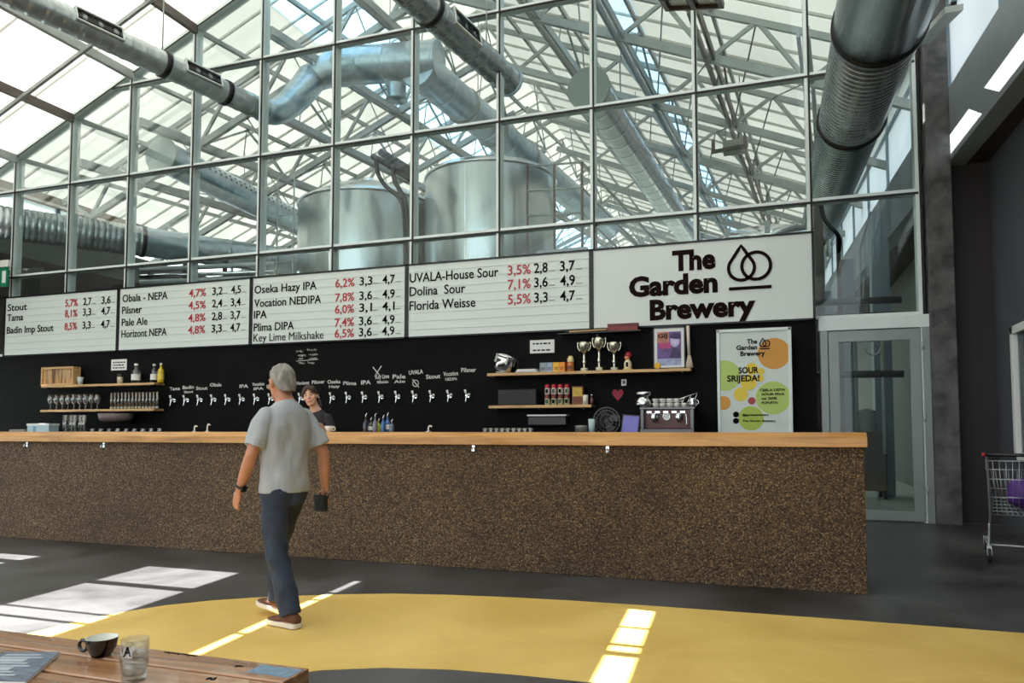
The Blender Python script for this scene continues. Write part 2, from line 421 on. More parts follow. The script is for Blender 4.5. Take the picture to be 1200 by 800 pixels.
# far gable end of the brewery
FAR = roofmat('far_gable_sheet', (226, 230, 226), 0.7)
struct(MB().prism([(X_EL, YB, 0), (X_ER, YB, 0), (X_ER, YB, zroof(X_ER)), (X_R, YB, zroof(X_R)), (X_EL, YB, zroof(X_EL))], (0, 0.05, 0)).build('wall_far', FAR))

# ---- trusses, girders, purlins
MUL = [0.58 - 1.635 * k for k in range(11)] + [-17.2]
def node(k, y, drop=1.0):
    x = MUL[k] + SK * (y - 13.5) + 0.12
    return Vector((x, y, zroof(x) - drop))
def roof_truss(y, label):
    t = thing('roof_truss', label, 'roof truss', (X_R, y, zroof(X_R)), 0, 'lattice trusses of the brewery roof')
    MB().bar((X_R, y, zroof(X_R) - 0.14), (X_ER, y, zroof(X_ER) - 0.14), 0.07, 0.12).build('top_chord', STEEL, t)
    MB().bar((X_R, y, zroof(X_R) - 0.14), (X_EL, y, zroof(X_EL) - 0.14), 0.07, 0.12).build('top_chord', STEEL, t)
    MB().bar((X_R + 0.2, y, zroof(X_R + 0.2) - 1.0), (X_ER, y, zroof(X_ER) - 1.0), 0.1, 0.15).build('bottom_chord', STEEL, t)
    MB().bar((X_R - 0.2, y, zroof(X_R - 0.2) - 1.0), (X_EL, y, zroof(X_EL) - 1.0), 0.1, 0.15).build('bottom_chord', STEEL, t)
    wb, wl = MB(), MB()
    for k in range(0, 11):
        n0 = node(k, y)
        if n0.x > X_ER - 0.1 or n0.x < X_EL + 0.2: continue
        for s in (-0.8, 0.8):
            x = n0.x + s
            if X_EL < x < X_ER and (x - X_R) * (n0.x - X_R) > 0: (wb if x > X_R else wl).bar(n0, (x, y, zroof(x) - 0.14), 0.055, 0.075)
    wb.build('web_bracing', STEEL, t); wl.build('web_bracing', STEEL, t)
    return t
for i in range(10):
    roof_truss(13.5 + 2.95 * i, 'grey steel lattice roof truss of the brewery, %s one behind the glass wall' % ORD[i])
for i, k in enumerate((0, 1, 2, 3, 5, 6, 7, 8, 9)):
    nm = ORD[i]
    g = thing('roof_girder', 'long steel girder under the brewery roof, %s from the right eave, braced with thin rods' % nm, 'roof girder', tuple(node(k, 13.5)), 0, 'girders along the brewery roof')
    ym = 40.0 if node(k, 40.0).x < X_ER - 0.1 else 13.5 + (X_ER - 0.2 - node(k, 13.5).x) / SK
    a, b = node(k, YW + 0.2), node(k, ym)
    dk = DARKSTEEL if k in (1,) else (STEELB if k == 2 else STEEL)
    for s in (-0.07, 0.07): MB().bar(a + Vector((s, 0, 0)), b + Vector((s, 0, 0)), 0.05, 0.16).build('channel', dk, g)
    br = MB()
    for j in range(9):
        y0 = 13.5 + 2.95 * j; y1 = y0 + 2.95
        if y1 > ym: break
        n0, n1 = node(k, y0), node(k, y1)
        u0, u1 = Vector((n0.x + 0.8, y0, zroof(n0.x + 0.8) - 0.15)), Vector((n1.x - 0.8, y1, zroof(n1.x - 0.8) - 0.15))
        for p, q in ((n0, u1), (u0, n1), (n0 + Vector((0, 1.475, 0)), Vector(((u0.x + u1.x) / 2, y0 + 1.475, max(u0.z, u1.z))))): br.tube([p, q], 0.016, 6)
        m0 = (n0 + n1) / 2
        br.bar(n0, m0 + Vector((0, 0, 0.86)), 0.04, 0.05); br.bar(n1, m0 + Vector((0, 0, 0.86)), 0.04, 0.05)
    br.build('brace', dk, g)
for i, x in enumerate(sorted(MUL + [-6.9])[1:]):
    if x > 0.3: continue
    o = MB().bar((x + 0.03, 6.0 if x < -4 else YF, zroof(x) - 0.13), (x + 0.03, YW - 0.02, zroof(x) - 0.13), 0.1, 0.17).build('roof_purlin', DARKSTEEL if i % 2 else STEEL)
    tag(o, 'steel purlin carrying the hall roof, meeting the glass wall, %s from the left' % ORD[i], 'roof purlin', 'purlins of the hall roof')
    recenter(o)
for i, x in enumerate(sorted(MUL)[1:]):
    xe = x + SK * 20
    if xe > X_ER: continue
    o = MB().bar((x, YW + 0.15, zroof(x) - 0.09), (xe, YW + 20, zroof(xe) - 0.09), 0.06, 0.1).build('sheeting_rail', STEEL)
    tag(o, 'slim rail under the pale brewery roof sheets, %s from the left' % ORD[i], 'roof rail', 'sheeting rails of the brewery roof'); recenter(o)
for i, yy in enumerate((8.6, 10.4)):
    o = MB().bar((X_EL, yy, zroof(X_EL) - 0.28), (X_R, yy, zroof(X_R) - 0.28), 0.06, 0.07).build('rafter', STEEL)
    tag(o, 'slim steel rafter under the hall roof at upper left, %s the glass wall' % ('nearest' if i else 'farther from'), 'rafter', 'slim rafters of the hall roof'); recenter(o)

# ---- glass wall (window_1): mullions, transoms, sloping head, one sheet of panes
win = bpy.data.objects.new('window_1', None); COL.objects.link(win); win.location = (-7, YW, 0); struct(win)
XR2 = 2.01
def ztop(x): return zroof(x) - 0.02
for x in MUL + [XR2]:
    zb = 2.87 if x < 0.4 else 0
    m = MB(); m.box((x - 0.035, YW - 0.03, zb), (x + 0.035, YW + 0.18, ztop(x) - 0.02)); m.build('mullion', ALU, win, 0.004)
    g = MB(); g.box((x + 0.012, YW - 0.040, zb), (x + 0.042, YW - 0.028, ztop(x) - 0.02)); g.build('gasket', GASKET, win)
def xleft(z): return max(-17.2, (z - 14.05) / 0.42 + 0.05) if z < zroof(X_R) else X_R
def xright(z): return min(XR2, X_R + (14.05 + 0.42 * X_R - z) / 0.42) if z < zroof(X_R) else X_R
for z in (2.91, 4.66, 6.57, 8.5, 10.4):
    m = MB(); m.box((xleft(z), YW - 0.026, z - 0.035), (xright(z), YW + 0.14, z + 0.035)); m.build('transom', ALU, win, 0.004)
    g = MB(); g.box((xleft(z), YW - 0.038, z - 0.048), (xright(z), YW - 0.024, z - 0.014)); g.build('gasket', GASKET, win)
for xa, xb in ((-17.2, X_R), (X_R, 2.05)):
    MB().bar((xa, YW + 0.06, zroof(xa) - 0.08), (xb, YW + 0.06, zroof(xb) - 0.08), 0.22, 0.09).build('head_rail', ALU, win)
    MB().bar((xa, YW - 0.055, zroof(xa) - 0.12), (xb, YW - 0.055, zroof(xb) - 0.12), 0.012, 0.02).build('gasket', GASKET, win)
pane = MB()
pane.prism([(-17.2, YW + 0.02, 2.87), (0.58, YW + 0.02, 2.87), (XR2, YW + 0.02, 2.95), (XR2, YW + 0.02, zroof(XR2)), (X_R, YW + 0.02, zroof(X_R)), (-17.2, YW + 0.02, zroof(-17.2))], (0, 0.012, 0))
pane.build('glass_pane', GLASS, win)

# ---- glass door (door_1)
GREYF = mat('grey_door_frame', (138, 146, 145), 0.4, 0.3, 0.05, 3)
dr = bpy.data.objects.new('door_1', None); COL.objects.link(dr); dr.location = (1.38, YW, 0); struct(dr)
MB().box((0.68, YW - 0.06, 0), (0.78, YW + 0.1, 2.72)).build('door_frame', GREYF, dr, 0.004)
MB().box((2.0, YW - 0.06, 0), (2.1, YW + 0.1, 2.72)).build('door_frame', GREYF, dr, 0.004)
MB().box((0.66, YW - 0.06, 2.72), (2.12, YW + 0.1, 2.90)).build('door_frame', ALU, dr, 0.004)
lf = MB()
for a, b in (((0.79, YW - 0.03, 0.02), (0.93, YW + 0.04, 2.71)), ((1.85, YW - 0.03, 0.02), (1.99, YW + 0.04, 2.71)), ((0.93, YW - 0.03, 2.55), (1.85, YW + 0.04, 2.71)), ((0.93, YW - 0.03, 0.02), (1.85, YW + 0.04, 0.16))): lf.box(a, b)
leaf = lf.build('door_leaf', GREYF, dr, 0.004)
MB().box((0.93, YW, 0.16), (1.85, YW + 0.012, 2.55)).build('glass_pane', GLASS, leaf)
for z in (0.4, 1.4, 2.4): MB().tube([(2.0, YW - 0.075, z), (2.0, YW - 0.075, z + 0.11)], 0.014, 10).build('hinge', STEEL, leaf)

# ---- black back bar wall
back = struct(MB().box((-17.4, 11.52, 0), (0.62, YW - 0.05, 2.87)).build('wall_back', BLACK))

# ---- right annex: column, beam, soffit, recessed wall, clerestory
CONC = mat('weathered_concrete_column', (86, 85, 86), 0.8, 0, 0.5, 5, bump=0.3, bscale=14)
GREYW = mat('blue_grey_wall', (80, 82, 90), 0.65, 0, 0.05, 1)
BEAMW = mat('pale_grey_beam', (150, 160, 166), 0.6, 0, 0.06, 1.2)
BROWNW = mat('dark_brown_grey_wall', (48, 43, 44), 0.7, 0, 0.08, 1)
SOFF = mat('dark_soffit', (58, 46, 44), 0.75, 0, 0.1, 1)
SKA = -0.045
def ax(y, x=2.39): return x + SKA * (y - YW)
struct(MB().box((2.09, 11.5, 0), (2.40, 11.95, 7.6)).build('trim_2', CONC, None, 0.012))
y0, y1 = -8.0, 40.0
struct(MB().prism([(ax(y0), y0, 5.01), (ax(y0) + 0.25, y0, 5.01), (ax(y0) + 0.25, y0, 6.02), (ax(y0), y0, 6.02)], (SKA * (y1 - y0), y1 - y0, 0)).build('trim_3', BEAMW))
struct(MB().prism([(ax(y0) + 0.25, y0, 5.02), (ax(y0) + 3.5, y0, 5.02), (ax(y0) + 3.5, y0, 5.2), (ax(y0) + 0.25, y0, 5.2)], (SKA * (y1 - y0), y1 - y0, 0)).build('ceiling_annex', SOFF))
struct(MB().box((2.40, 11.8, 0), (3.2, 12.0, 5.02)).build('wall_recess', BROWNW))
# side wall with a window opening
XS = 2.92
WY1, WZ0, WZ1 = onX(1186, 385, XS).y, 0.9, onX(1186, 385, XS).z + 0.02
sw = MB()
WYa = WY1 - 2.6
sw.box((XS, -8, 0), (XS + 0.25, WYa, 5.02)); sw.box((XS, WY1, 0), (XS + 0.25, 11.8, 5.02)); sw.box((XS, WYa, 0), (XS + 0.25, WY1, WZ0)); sw.box((XS, WYa, WZ1), (XS + 0.25, WY1, 5.02))
struct(sw.build('wall_right', GREYW))
w2 = bpy.data.objects.new('window_2', None); COL.objects.link(w2); w2.location = (XS, (WYa + WY1) / 2, WZ0); struct(w2)
fr = MB()
for a, b in (((XS - 0.03, WYa, WZ0), (XS + 0.1, WYa + 0.08, WZ1)), ((XS - 0.03, WY1 - 0.10, WZ0), (XS + 0.1, WY1, WZ1)), ((XS - 0.03, WYa, WZ1 - 0.1), (XS + 0.1, WY1, WZ1)), ((XS - 0.03, WYa, WZ0), (XS + 0.1, WY1, WZ0 + 0.1)), ((XS - 0.02, (WYa + WY1) / 2 - 0.04, WZ0), (XS + 0.08, (WYa + WY1) / 2 + 0.04, WZ1))): fr.box(a, b)
fr.build('window_frame', WHITE, w2, 0.006)
MB().box((XS + 0.03, WYa + 0.05, WZ0 + 0.05), (XS + 0.045, WY1 - 0.05, WZ1 - 0.05)).build('glass_pane', glassmat('dim_glass', (0.5, 0.55, 0.58), 0.08), w2)
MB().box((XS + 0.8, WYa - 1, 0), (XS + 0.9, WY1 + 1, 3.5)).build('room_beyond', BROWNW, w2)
# clerestory above the beam: white glazing between slim posts
cl = bpy.data.objects.new('window_3', None); COL.objects.link(cl); cl.location = (2.5, 4, 6.02); struct(cl)
for i in range(22):
    yy = -8 + i * 2.2
    MB().box((ax(yy) + 0.06, yy - 0.05, 6.02), (ax(yy) + 0.18, yy + 0.05, 8.4)).build('post', STEELB, cl)
for z in (6.04, 7.2, 8.36): MB().prism([(ax(y0) + 0.06, y0, z - 0.04), (ax(y0) + 0.16, y0, z - 0.04), (ax(y0) + 0.16, y0, z + 0.04), (ax(y0) + 0.06, y0, z + 0.04)], (SKA * (y1 - y0), y1 - y0, 0)).build('rail', STEELB, cl)
MB().prism([(ax(y0) + 0.10, y0, 6.02), (ax(y0) + 0.12, y0, 6.02), (ax(y0) + 0.12, y0, 8.4), (ax(y0) + 0.10, y0, 8.4)], (SKA * (y1 - y0), y1 - y0, 0)).build('glazing_sheet', roofmat('milky_glazing', (232, 238, 240), 0.85), cl)
# annex side inside the brewery: back wall, concrete posts
struct(MB().box((3.0, 12.0, 0), (3.2, 40, 5.02)).build('wall_annex', mat('grey_brewery_wall', (116, 116, 112), 0.7, 0, 0.1, 1)))
PCOL = mat('blue_grey_post', (128, 144, 154), 0.5, 0.1, 0.06, 1.5)
for i, (yy, hw) in enumerate(((16.2, 0.16), (20.5, 0.16), (25.0, 0.16))):
    o = MB().box((ax(yy) - 0.12 - hw, yy - 0.2, 0), (ax(yy) - 0.12 + hw, yy + 0.2, 5.6)).build('post', PCOL, None, 0.01)
    tag(o, ['tall blue grey post seen through the glass door, nearest the door', 'blue grey post seen through the glass door, middle of the three', 'blue grey post seen through the glass door, farthest back'][i], 'post', 'posts under the annex beam'); recenter(o)
# left side wall of the brewery with its window strip
struct(MB().box((-16.85, YW + 0.2, 0), (-16.80, YB, 5.4)).build('baseboard_left', mat('dark_brown_cladding', (66, 54, 52), 0.6, 0, 0.15, 0.8)))
struct(MB().box((-17.0, YW + 0.2, 0), (-16.85, YB, 6.15)).build('wall_left', mat('grey_green_wall', (112, 118, 112), 0.7, 0, 0.1, 1)))
w4 = bpy.data.objects.new('window_4', None); COL.objects.link(w4); w4.location = (-16.9, 20, 6.15); struct(w4)
MB().box((-16.93, YW + 0.2, 6.15), (-16.91, YB, 6.85)).build('glazing_sheet', MATS['milky_glazing'], w4)
for i in range(20): MB().box((-16.95, YW + 0.3 + i * 1.6, 6.15), (-16.87, YW + 0.4 + i * 1.6, 6.85)).build('post', STEELB, w4)
struct(MB().box((-17.0, YW + 0.2, 6.85), (-16.6, YB, 7.03)).build('trim_4', mat('brown_gutter', (132, 112, 92), 0.5, 0.2, 0.15, 2)))
# unseen hall side, added: dark top for the pane reflections, low windows for light
HCL = mat('dark_unseen_cladding', (74, 70, 70), 0.6, 0, 0.12, 0.8)
struct(MB().box((-17.35, -9, 3.1), (-17.2, YW - 0.1, 7.0)).build('wall_left_unseen', HCL))
w5 = bpy.data.objects.new('window_unseen', None); COL.objects.link(w5); w5.location = (-17.28, 1, 0); struct(w5)  # out of view, added to let light in from the left
for i in range(11): MB().box((-17.33, -9 + i * 2.05, 0), (-17.22, -8.9 + i * 2.05, 3.1)).build('post', ALU, w5)
MB().box((-17.33, -9, 3.0), (-17.22, YW - 0.1, 3.1)).build('rail', ALU, w5)
MB().box((-17.29, -9, 0.05), (-17.27, YW - 0.1, 3.0)).build('glass_pane', GLASS, w5)
# low dark partition inside the brewery
struct(MB().box((-16.8, 15.2, 0), (-12.0, 15.4, 5.2)).build('wall_partition', mat('dark_brown_partition', (72, 60, 58), 0.6, 0, 0.15, 0.8)))

# ================================================================== BAR COUNTER
CYF = 6.446
bar = thing('bar_counter', 'long bar counter of brown pebble concrete with a thick timber top', 'bar counter', (-6, CYF + 0.35, 0))
bc = MB(); bc.box((-15.5, CYF, 0), (0.68, CYF + 0.55, 1.148)); bc.build('counter_body', AGG, bar, 0.008)
prof = [(CYF - 0.05, 1.146), (CYF + 0.72, 1.146), (CYF + 0.72, 1.262), (CYF + 0.0, 1.262), (CYF - 0.05, 1.215)]
bt = MB(); bt.prism([(-15.55, y, z) for y, z in prof], (16.25, 0, 0)); bt.build('countertop', BARTOP, bar, 0.004)
for px in (32, 122, 555, 712):
    x = onY(px, 522, CYF).x
    MB().tube([(x, CYF + 0.004, 1.12), (x, CYF - 0.035, 1.115), (x, CYF - 0.045, 1.09), (x, CYF - 0.03, 1.065), (x, CYF - 0.012, 1.07)], 0.006, 8).build('bag_hook', CHROME, bar)
    MB().box((x - 0.014, CYF - 0.006, 1.085), (x + 0.014, CYF + 0.002, 1.14)).build('hook_plate', CHROME, bar)
bb = thing('back_counter', 'black back bar counter running along the black wall', 'counter', (-6, 11.2, 0))
MB().box((-15.2, 10.85, 0.0), (0.1, 11.50, 1.15)).build('cabinet_body', BLACKM, bb, 0.005)
MB().box((-15.22, 10.80, 1.15), (0.12, 11.50, 1.20)).build('worktop', BLACK, bb, 0.004)
for i in range(14):
    x = -15.1 + i * 1.08
    d = MB().box((x, 10.835, 0.12), (x + 1.04, 10.85, 1.1)).build('cabinet_door', BLACKP, bb, 0.003)
    MB().tube([(x + 0.95, 10.81, 0.8), (x + 0.95, 10.81, 1.0)], 0.008, 8).build('handle', CHROME, d)

# ================================================================== SIGNS
LBOX = mat('white_lightbox_face', (216, 224, 220), 0.45, 0, 0.03, 0.6)
LB2 = mat('lightbox_rail', (204, 212, 207), 0.5)
RED = mat('red_letters', (176, 34, 44), 0.5)
INK = mat('black_letters', (12, 10, 12), 0.8, spec=0.1)
MAROON = mat('dark_maroon_letters', (26, 10, 13), 0.8, spec=0.1)
ZS0, ZS1 = 2.87, 4.165
YSF = 11.47
def wx(px, Y, py=400): return onY(px, py, Y).x
def wz(px, py, Y): return onY(px, py, Y).z
def signbox(x0, x1, name, label, group=None, rails=True):
    t = thing(name, label, 'sign', ((x0 + x1) / 2, YSF + 0.05, ZS0), 0, group)
    MB().box((x0 + 0.02, YSF + 0.004, ZS0 + 0.02), (x1 - 0.02, YSF + 0.09, ZS1 - 0.02)).build('sign_face', LBOX, t)
    f = MB()
    for a, b in (((x0, YSF - 0.012, ZS0), (x0 + 0.035, YSF + 0.1, ZS1)), ((x1 - 0.035, YSF - 0.012, ZS0), (x1, YSF + 0.1, ZS1)), ((x0, YSF - 0.012, ZS0), (x1, YSF + 0.1, ZS0 + 0.025)), ((x0, YSF - 0.012, ZS1 - 0.03), (x1, YSF + 0.1, ZS1))): f.box(a, b)
    f.build('sign_frame', BLACKM, t)
    if rails:
        r = MB()
        for i in range(1, 9):
            z = ZS0 + i * (ZS1 - ZS0) / 9
            r.box((x0 + 0.035, YSF - 0.002, z - 0.006), (x1 - 0.035, YSF + 0.006, z + 0.006))
        r.build('letter_rail', LB2, t)
    return t
BX = [wx(4, YSF), wx(138, YSF, 385), wx(294, YSF, 370), wx(476.5, YSF, 360), wx(693, YSF, 340), wx(955, YSF, 330)]
MENU = [
    (0, 7.5, [('Stout', 30, 360), ('Tama', 26, 372), ('Badin Imp Stout', 62, 385.5)], [('5,7%', '2,7', '3,6'), ('8,1%', '3,3', '4,7'), ('8,5%', '3,3', '4,7')], (75, 89.5), (96, 105.5), (117.5, 128)),
    (1, 142, [('Obala - NEPA', 195, 348), ('Pilsner', 165, 363), ('Pale Ale', 172, 377), ('Horizont NEPA', 195, 390)], [('4,7%', '3,2', '4,5'), ('4,5%', '2,4', '3,4'), ('4,8%', '2,8', '3,7'), ('4,8%', '3,3', '4,7')], (220, 240), (247.5, 259.5), (269.5, 281)),
    (2, 297, [('Oseka Hazy IPA', 370, 337), ('Vocation NEDIPA', 375.5, 353), ('IPA', 312, 368.5), ('Plima DIPA', 344, 382.5), ('Key Lime Milkshake', 379, 394)], [('6,2%', '3,3', '4,7'), ('7,8%', '3,6', '4,9'), ('6,0%', '3,1', '4,1'), ('7,4%', '3,6', '4,9'), ('6,5%', '3,6', '4,9')], (392, 414.5), (420.5, 435.5), (447.5, 462)),
    (3, 479.5, [('UVALA-House Sour', 584, 322.5), ('Dolina  Sour', 545, 340), ('Florida Weisse', 557, 356.5)], [('3,5%', '2,8', '3,7'), ('7,1%', '3,6', '4,9'), ('5,5%', '3,3', '4,7')], (595, 622), (626, 642), (656.5, 674)),
]
SL = ['menu board lettered Stout, Tama and Badin Imp Stout, leftmost above the bar', 'menu board lettered Obala NEPA, Pilsner, Pale Ale and Horizont NEPA', 'menu board with five beers from Oseka Hazy IPA to Key Lime Milkshake', 'menu board listing UVALA House Sour, Dolina Sour and Florida Weisse']
YL = YSF - 0.003
for bi, lx, names, vals, c0, c1, c2 in MENU:
    t = signbox(BX[bi], BX[bi + 1], 'menu_board', 'white ' + SL[bi], 'menu boards above the bar')
    for (nm, rx, cy), (p, a, b) in zip(names, vals):
        z = wz((lx + rx) / 2, cy, YL) - 0.07; cap = 0.145 if bi < 3 else 0.155
        letter(nm, wx(lx, YL), wx(rx, YL), z, cap, YL, INK, t, 'beer_name', 0.0 if 'M' in nm else 0.01)
        letter(p, wx(c0[0], YL), wx(c0[1], YL), z + 0.005, cap, YL, RED, t, 'alcohol_percentage', 0.012)
        letter(a, wx(c1[0], YL), wx(c1[1], YL), z + 0.01, cap, YL, INK, t, 'price', 0.012)
        letter(b, wx(c2[0], YL), wx(c2[1], YL), z + 0.01, cap, YL, INK, t, 'price', 0.012)
        m = MB()
        for c in (c1, c2):
            x = wx(c[1], YL) + 0.02; m.box((x, YL - 0.003, z + 0.02), (x + 0.10, YL, z + 0.032))
        m.build('price_dash', mat('grey_letters', (120, 124, 122), 0.6), t)
def drop_logo(x0, x1, z0, z1, Y, m, parent, th, name='emblem'):
    """pointed drop and a round ring overlapping, with a bar beneath"""
    w, h = x1 - x0, z1 - z0
    zb = z0 + 0.22 * h; H = h - 0.22 * h
    lg = MB()
    def strokeloop(pts):
        n = len(pts); ou, inn = [], []
        for i in range(n):
            a, b, c = pts[i - 1], pts[i], pts[(i + 1) % n]
            t = ((c - a)).normalized(); nn = Vector((t.y, -t.x))
            ou.append(b + nn * th / 2); inn.append(b - nn * th / 2)
        for i in range(n):
            k = (i + 1) % n
            lg.prism([(q.x, Y, q.y) for q in (ou[i], ou[k], inn[k], inn[i])], (0, -0.006, 0))
    cx, R = x0 + 0.32 * w, 0.30 * w
    cz = zb + R
    ap = Vector((cx, zb + H))
    d = (ap.y - cz); al = math.acos(min(1, R / d)); pts = []
    n = 26
    for i in range(n + 1):
        a = PI / 2 + al + (2 * PI - 2 * al) * i / n
        pts.append(Vector((cx + R * math.cos(a), cz + R * math.sin(a))))
    for f in (0.25, 0.5, 0.75, 1.0): pts.append(pts[n] + (ap - pts[n]) * f)
    for f in (0.25, 0.5, 0.75): pts.append(ap + (pts[0] - ap) * f)
    strokeloop(pts)
    cx2, R2 = x0 + 0.66 * w, 0.33 * w
    strokeloop([Vector((cx2 + R2 * math.cos(2 * PI * i / 30), zb + R2 + R2 * math.sin(2 * PI * i / 30))) for i in range(30)])
    lg.box((x0 + 0.02 * w, Y - 0.006, z0), (x1, Y, z0 + th))
    return lg.build(name, m, parent)
bs = signbox(BX[4], BX[5], 'brewery_sign', 'large white sign reading The Garden Brewery with a drop emblem', None, False)
for s, a, b, yb, xr in (('The', 788, 839, 315, 813), ('Garden', 737, 841, 344, 790), ('Brewery', 761, 885, 371.3, 820)):
    letter(s, wx(a, YL, 330), wx(b, YL, 330), wz(xr, yb, YL), 0.285, YL, MAROON, bs, 'lettering', 0.045)
drop_logo(wx(853, YL, 330), wx(904, YL, 330), wz(878, 339, YL), wz(878, 287, YL), YL, MAROON, bs, 0.048)

# poster stand "SOUR SRIJEDA!"
YP = 11.28
px0, px1 = wx(840, YP), wx(927, YP); pz0, pz1 = 1.204, wz(884, 385, YP)
YPB = YP
po = thing('poster_frame', 'upright framed poster with green and yellow dots reading Sour Srijeda', 'poster', ((px0 + px1) / 2, YP + 0.1, pz0))
MB().box((px0 + 0.03, YP + 0.006, pz0 + 0.03), (px1 - 0.03, YP + 0.05, pz1 - 0.03)).build('poster_sheet', mat('poster_white', (206, 214, 208), 0.4), po)
f = MB()
for a, b in (((px0, YP - 0.015, pz0), (px0 + 0.04, YP + 0.07, pz1)), ((px1 - 0.04, YP - 0.015, pz0), (px1, YP + 0.07, pz1)), ((px0, YP - 0.015, pz0), (px1, YP + 0.07, pz0 + 0.04)), ((px0, YP - 0.015, pz1 - 0.04), (px1, YP + 0.07, pz1))): f.box(a, b)
f.build('frame', ALU, po, 0.004)
def disc(cx, cy, r, m, k, clip=True):   # dots in poster pixels
    x, z = onY(cx, cy, YP)[0], onY(cx, cy, YP)[2]; R = r * 0.0125
    pts = []
    for i in range(40):
        a = 2 * PI * i / 40
        pts.append((min(max(x + R * math.cos(a), px0 + 0.04), px1 - 0.04), YP + 0.006 - 0.0004 * k, min(max(z + R * math.sin(a), pz0 + 0.04), pz1 - 0.04)))
    MB().prism(pts, (0, -0.0004, 0)).build('printed_dot', m, po)
LIME = mat('lime_print', (170, 190, 62), 0.4); LIME2 = mat('pale_lime_print', (176, 198, 96), 0.4); AMB = mat('amber_print', (206, 142, 22), 0.4); YEL = mat('yellow_print', (224, 196, 40), 0.4); REDP = mat('red_print', (160, 40, 36), 0.4)
for k, d in enumerate(((907, 414, 18, AMB), (849, 440, 18, LIME2), (906, 466, 19, LIME2), (880, 490, 14, LIME), (881, 432, 7, YEL), (877, 448, 9, YEL), (868, 462, 8, YEL), (848, 472, 8, AMB), (881, 469.5, 4.2, REDP), (892, 435, 4, YEL), (891, 443, 4, YEL))): disc(*d[:3], d[3], 1 + k)
YPT = YP + 0.0
for s, a, b, yb, cap in (('The', 876, 888, 402.5, 0.065), ('Garden', 863.5, 888, 409.5, 0.065), ('Brewery', 868, 897, 416.5, 0.065), ('SOUR', 865.5, 889, 437, 0.085), ('SRIJEDA!', 852, 890, 446.5, 0.085), ('CIJELA LISTA', 890, 920, 458, 0.032), ('SOUR PIVA', 892, 919, 463, 0.032), ('uz 20%', 892, 910, 468, 0.034), ('POPUSTA!', 892, 911, 473, 0.032), ('@gardenbrewery', 869, 900, 487, 0.028), ('The Garden Brewery', 869, 908, 494, 0.028)):
    letter(s, wx(a, YPT, 440), wx(b, YPT, 440), wz((a + b) / 2, yb, YPT), cap, YPT, INK, po, 'lettering', 0.03, 0, 0.003)
drop_logo(wx(890, YPT), wx(902, YPT), wz(896, 409, YPT), wz(896, 396, YPT), YPT, MAROON, po, 0.014)
for cy in (485.5, 493): disc(862.5, cy, 3.4, INK, 14)

# exit sign at far left
YE = 11.3
ex = thing('exit_sign', 'green and white running man exit sign at the left edge', 'exit sign', (-15.5, YE, 4.3))
ex0, ex1 = -15.95, onY(9, 318, YE).x
MB().box((ex0, YE, 4.36), (ex1, YE + 0.03, 4.78)).build('sign_panel', mat('exit_green', (22, 120, 84), 0.4), ex)
MB().box((ex0 - 0.02, YE - 0.03, 4.78), (ex1 + 0.03, YE + 0.06, 4.93)).build('lamp_housing', WHITEP, ex, 0.01)
MB().box((ex1 - 0.16, YE - 0.004, 4.44), (ex1 - 0.05, YE + 0.001, 4.70)).build('door_symbol', WHITE, ex)
rm = MB(); xx = ex1 - 0.34
rm.ball((xx, YE - 0.002, 4.68), (0.03, 0.004, 0.03)); rm.bar((xx, YE - 0.002, 4.65), (xx - 0.03, YE - 0.002, 4.53), 0.004, 0.06)
rm.bar((xx - 0.03, YE - 0.002, 4.53), (xx + 0.05, YE - 0.002, 4.46), 0.004, 0.035); rm.bar((xx - 0.03, YE - 0.002, 4.53), (xx - 0.11, YE - 0.002, 4.43), 0.004, 0.035)
rm.bar((xx, YE - 0.002, 4.63), (xx + 0.09, YE - 0.002, 4.58), 0.004, 0.025); rm.bar((xx - 0.01, YE - 0.002, 4.63), (xx - 0.1, YE - 0.002, 4.60), 0.004, 0.025)
rm.build('running_figure', WHITE, ex)
MB().box((ex0 + 0.1, YE + 0.03, 4.8), (ex0 + 0.16, YW - 0.03, 4.86)).build('bracket', WHITEP, ex)

# ================================================================== DUCTS
DUCT = duct_mat('galvanised_duct', (196, 204, 206), 0.3)
DUCTB = duct_mat('bluish_duct', (186, 206, 216), 0.35)
DUCTD = duct_mat('dark_galvanised_duct', (170, 174, 176), 0.26)
def ribbed(p, q, R, pitch, h, plain=()):
    """pts + radii of a spiral seam duct from p to q"""
    p, q = Vector(p), Vector(q); L = (q - p).length; d = (q - p) / L
    pts, rad = [], []
    n = max(1, int(L / pitch))
    for i in range(n):
        a = i * L / n; w = min(0.03, pitch * 0.3)
        for s, r in ((0, R), (w * 0.7, R), (L / n - 3.6 * w, R), (L / n - 3 * w, R), (L / n - 2.4 * w, R + h), (L / n - 0.6 * w, R + h)):
            pts.append(p + d * (a + max(s, 0.0001 + 0 if s == 0 else 0.001))); rad.append(r)
    pts.append(q); rad.append(R)
    return pts, rad
def collar(p, d, R, name, parent, m=BLACKM, wd=0.05):
    p, d = Vector(p), Vector(d).normalized()
    MB().tube([p - d * wd, p - d * wd * 0.9, p + d * wd * 0.9, p + d * wd], [R * 0.98, R + 0.025, R + 0.025, R * 0.98], 36).build(name, m, parent)
def hanger(p, R, parent):
    p = Vector(p); z1 = zroof(p.x) - 0.1
    MB().tube([p + Vector((0, 0, R)), (p.x, p.y, z1)], 0.012, 6).build('hanger_rod', STEEL, parent)
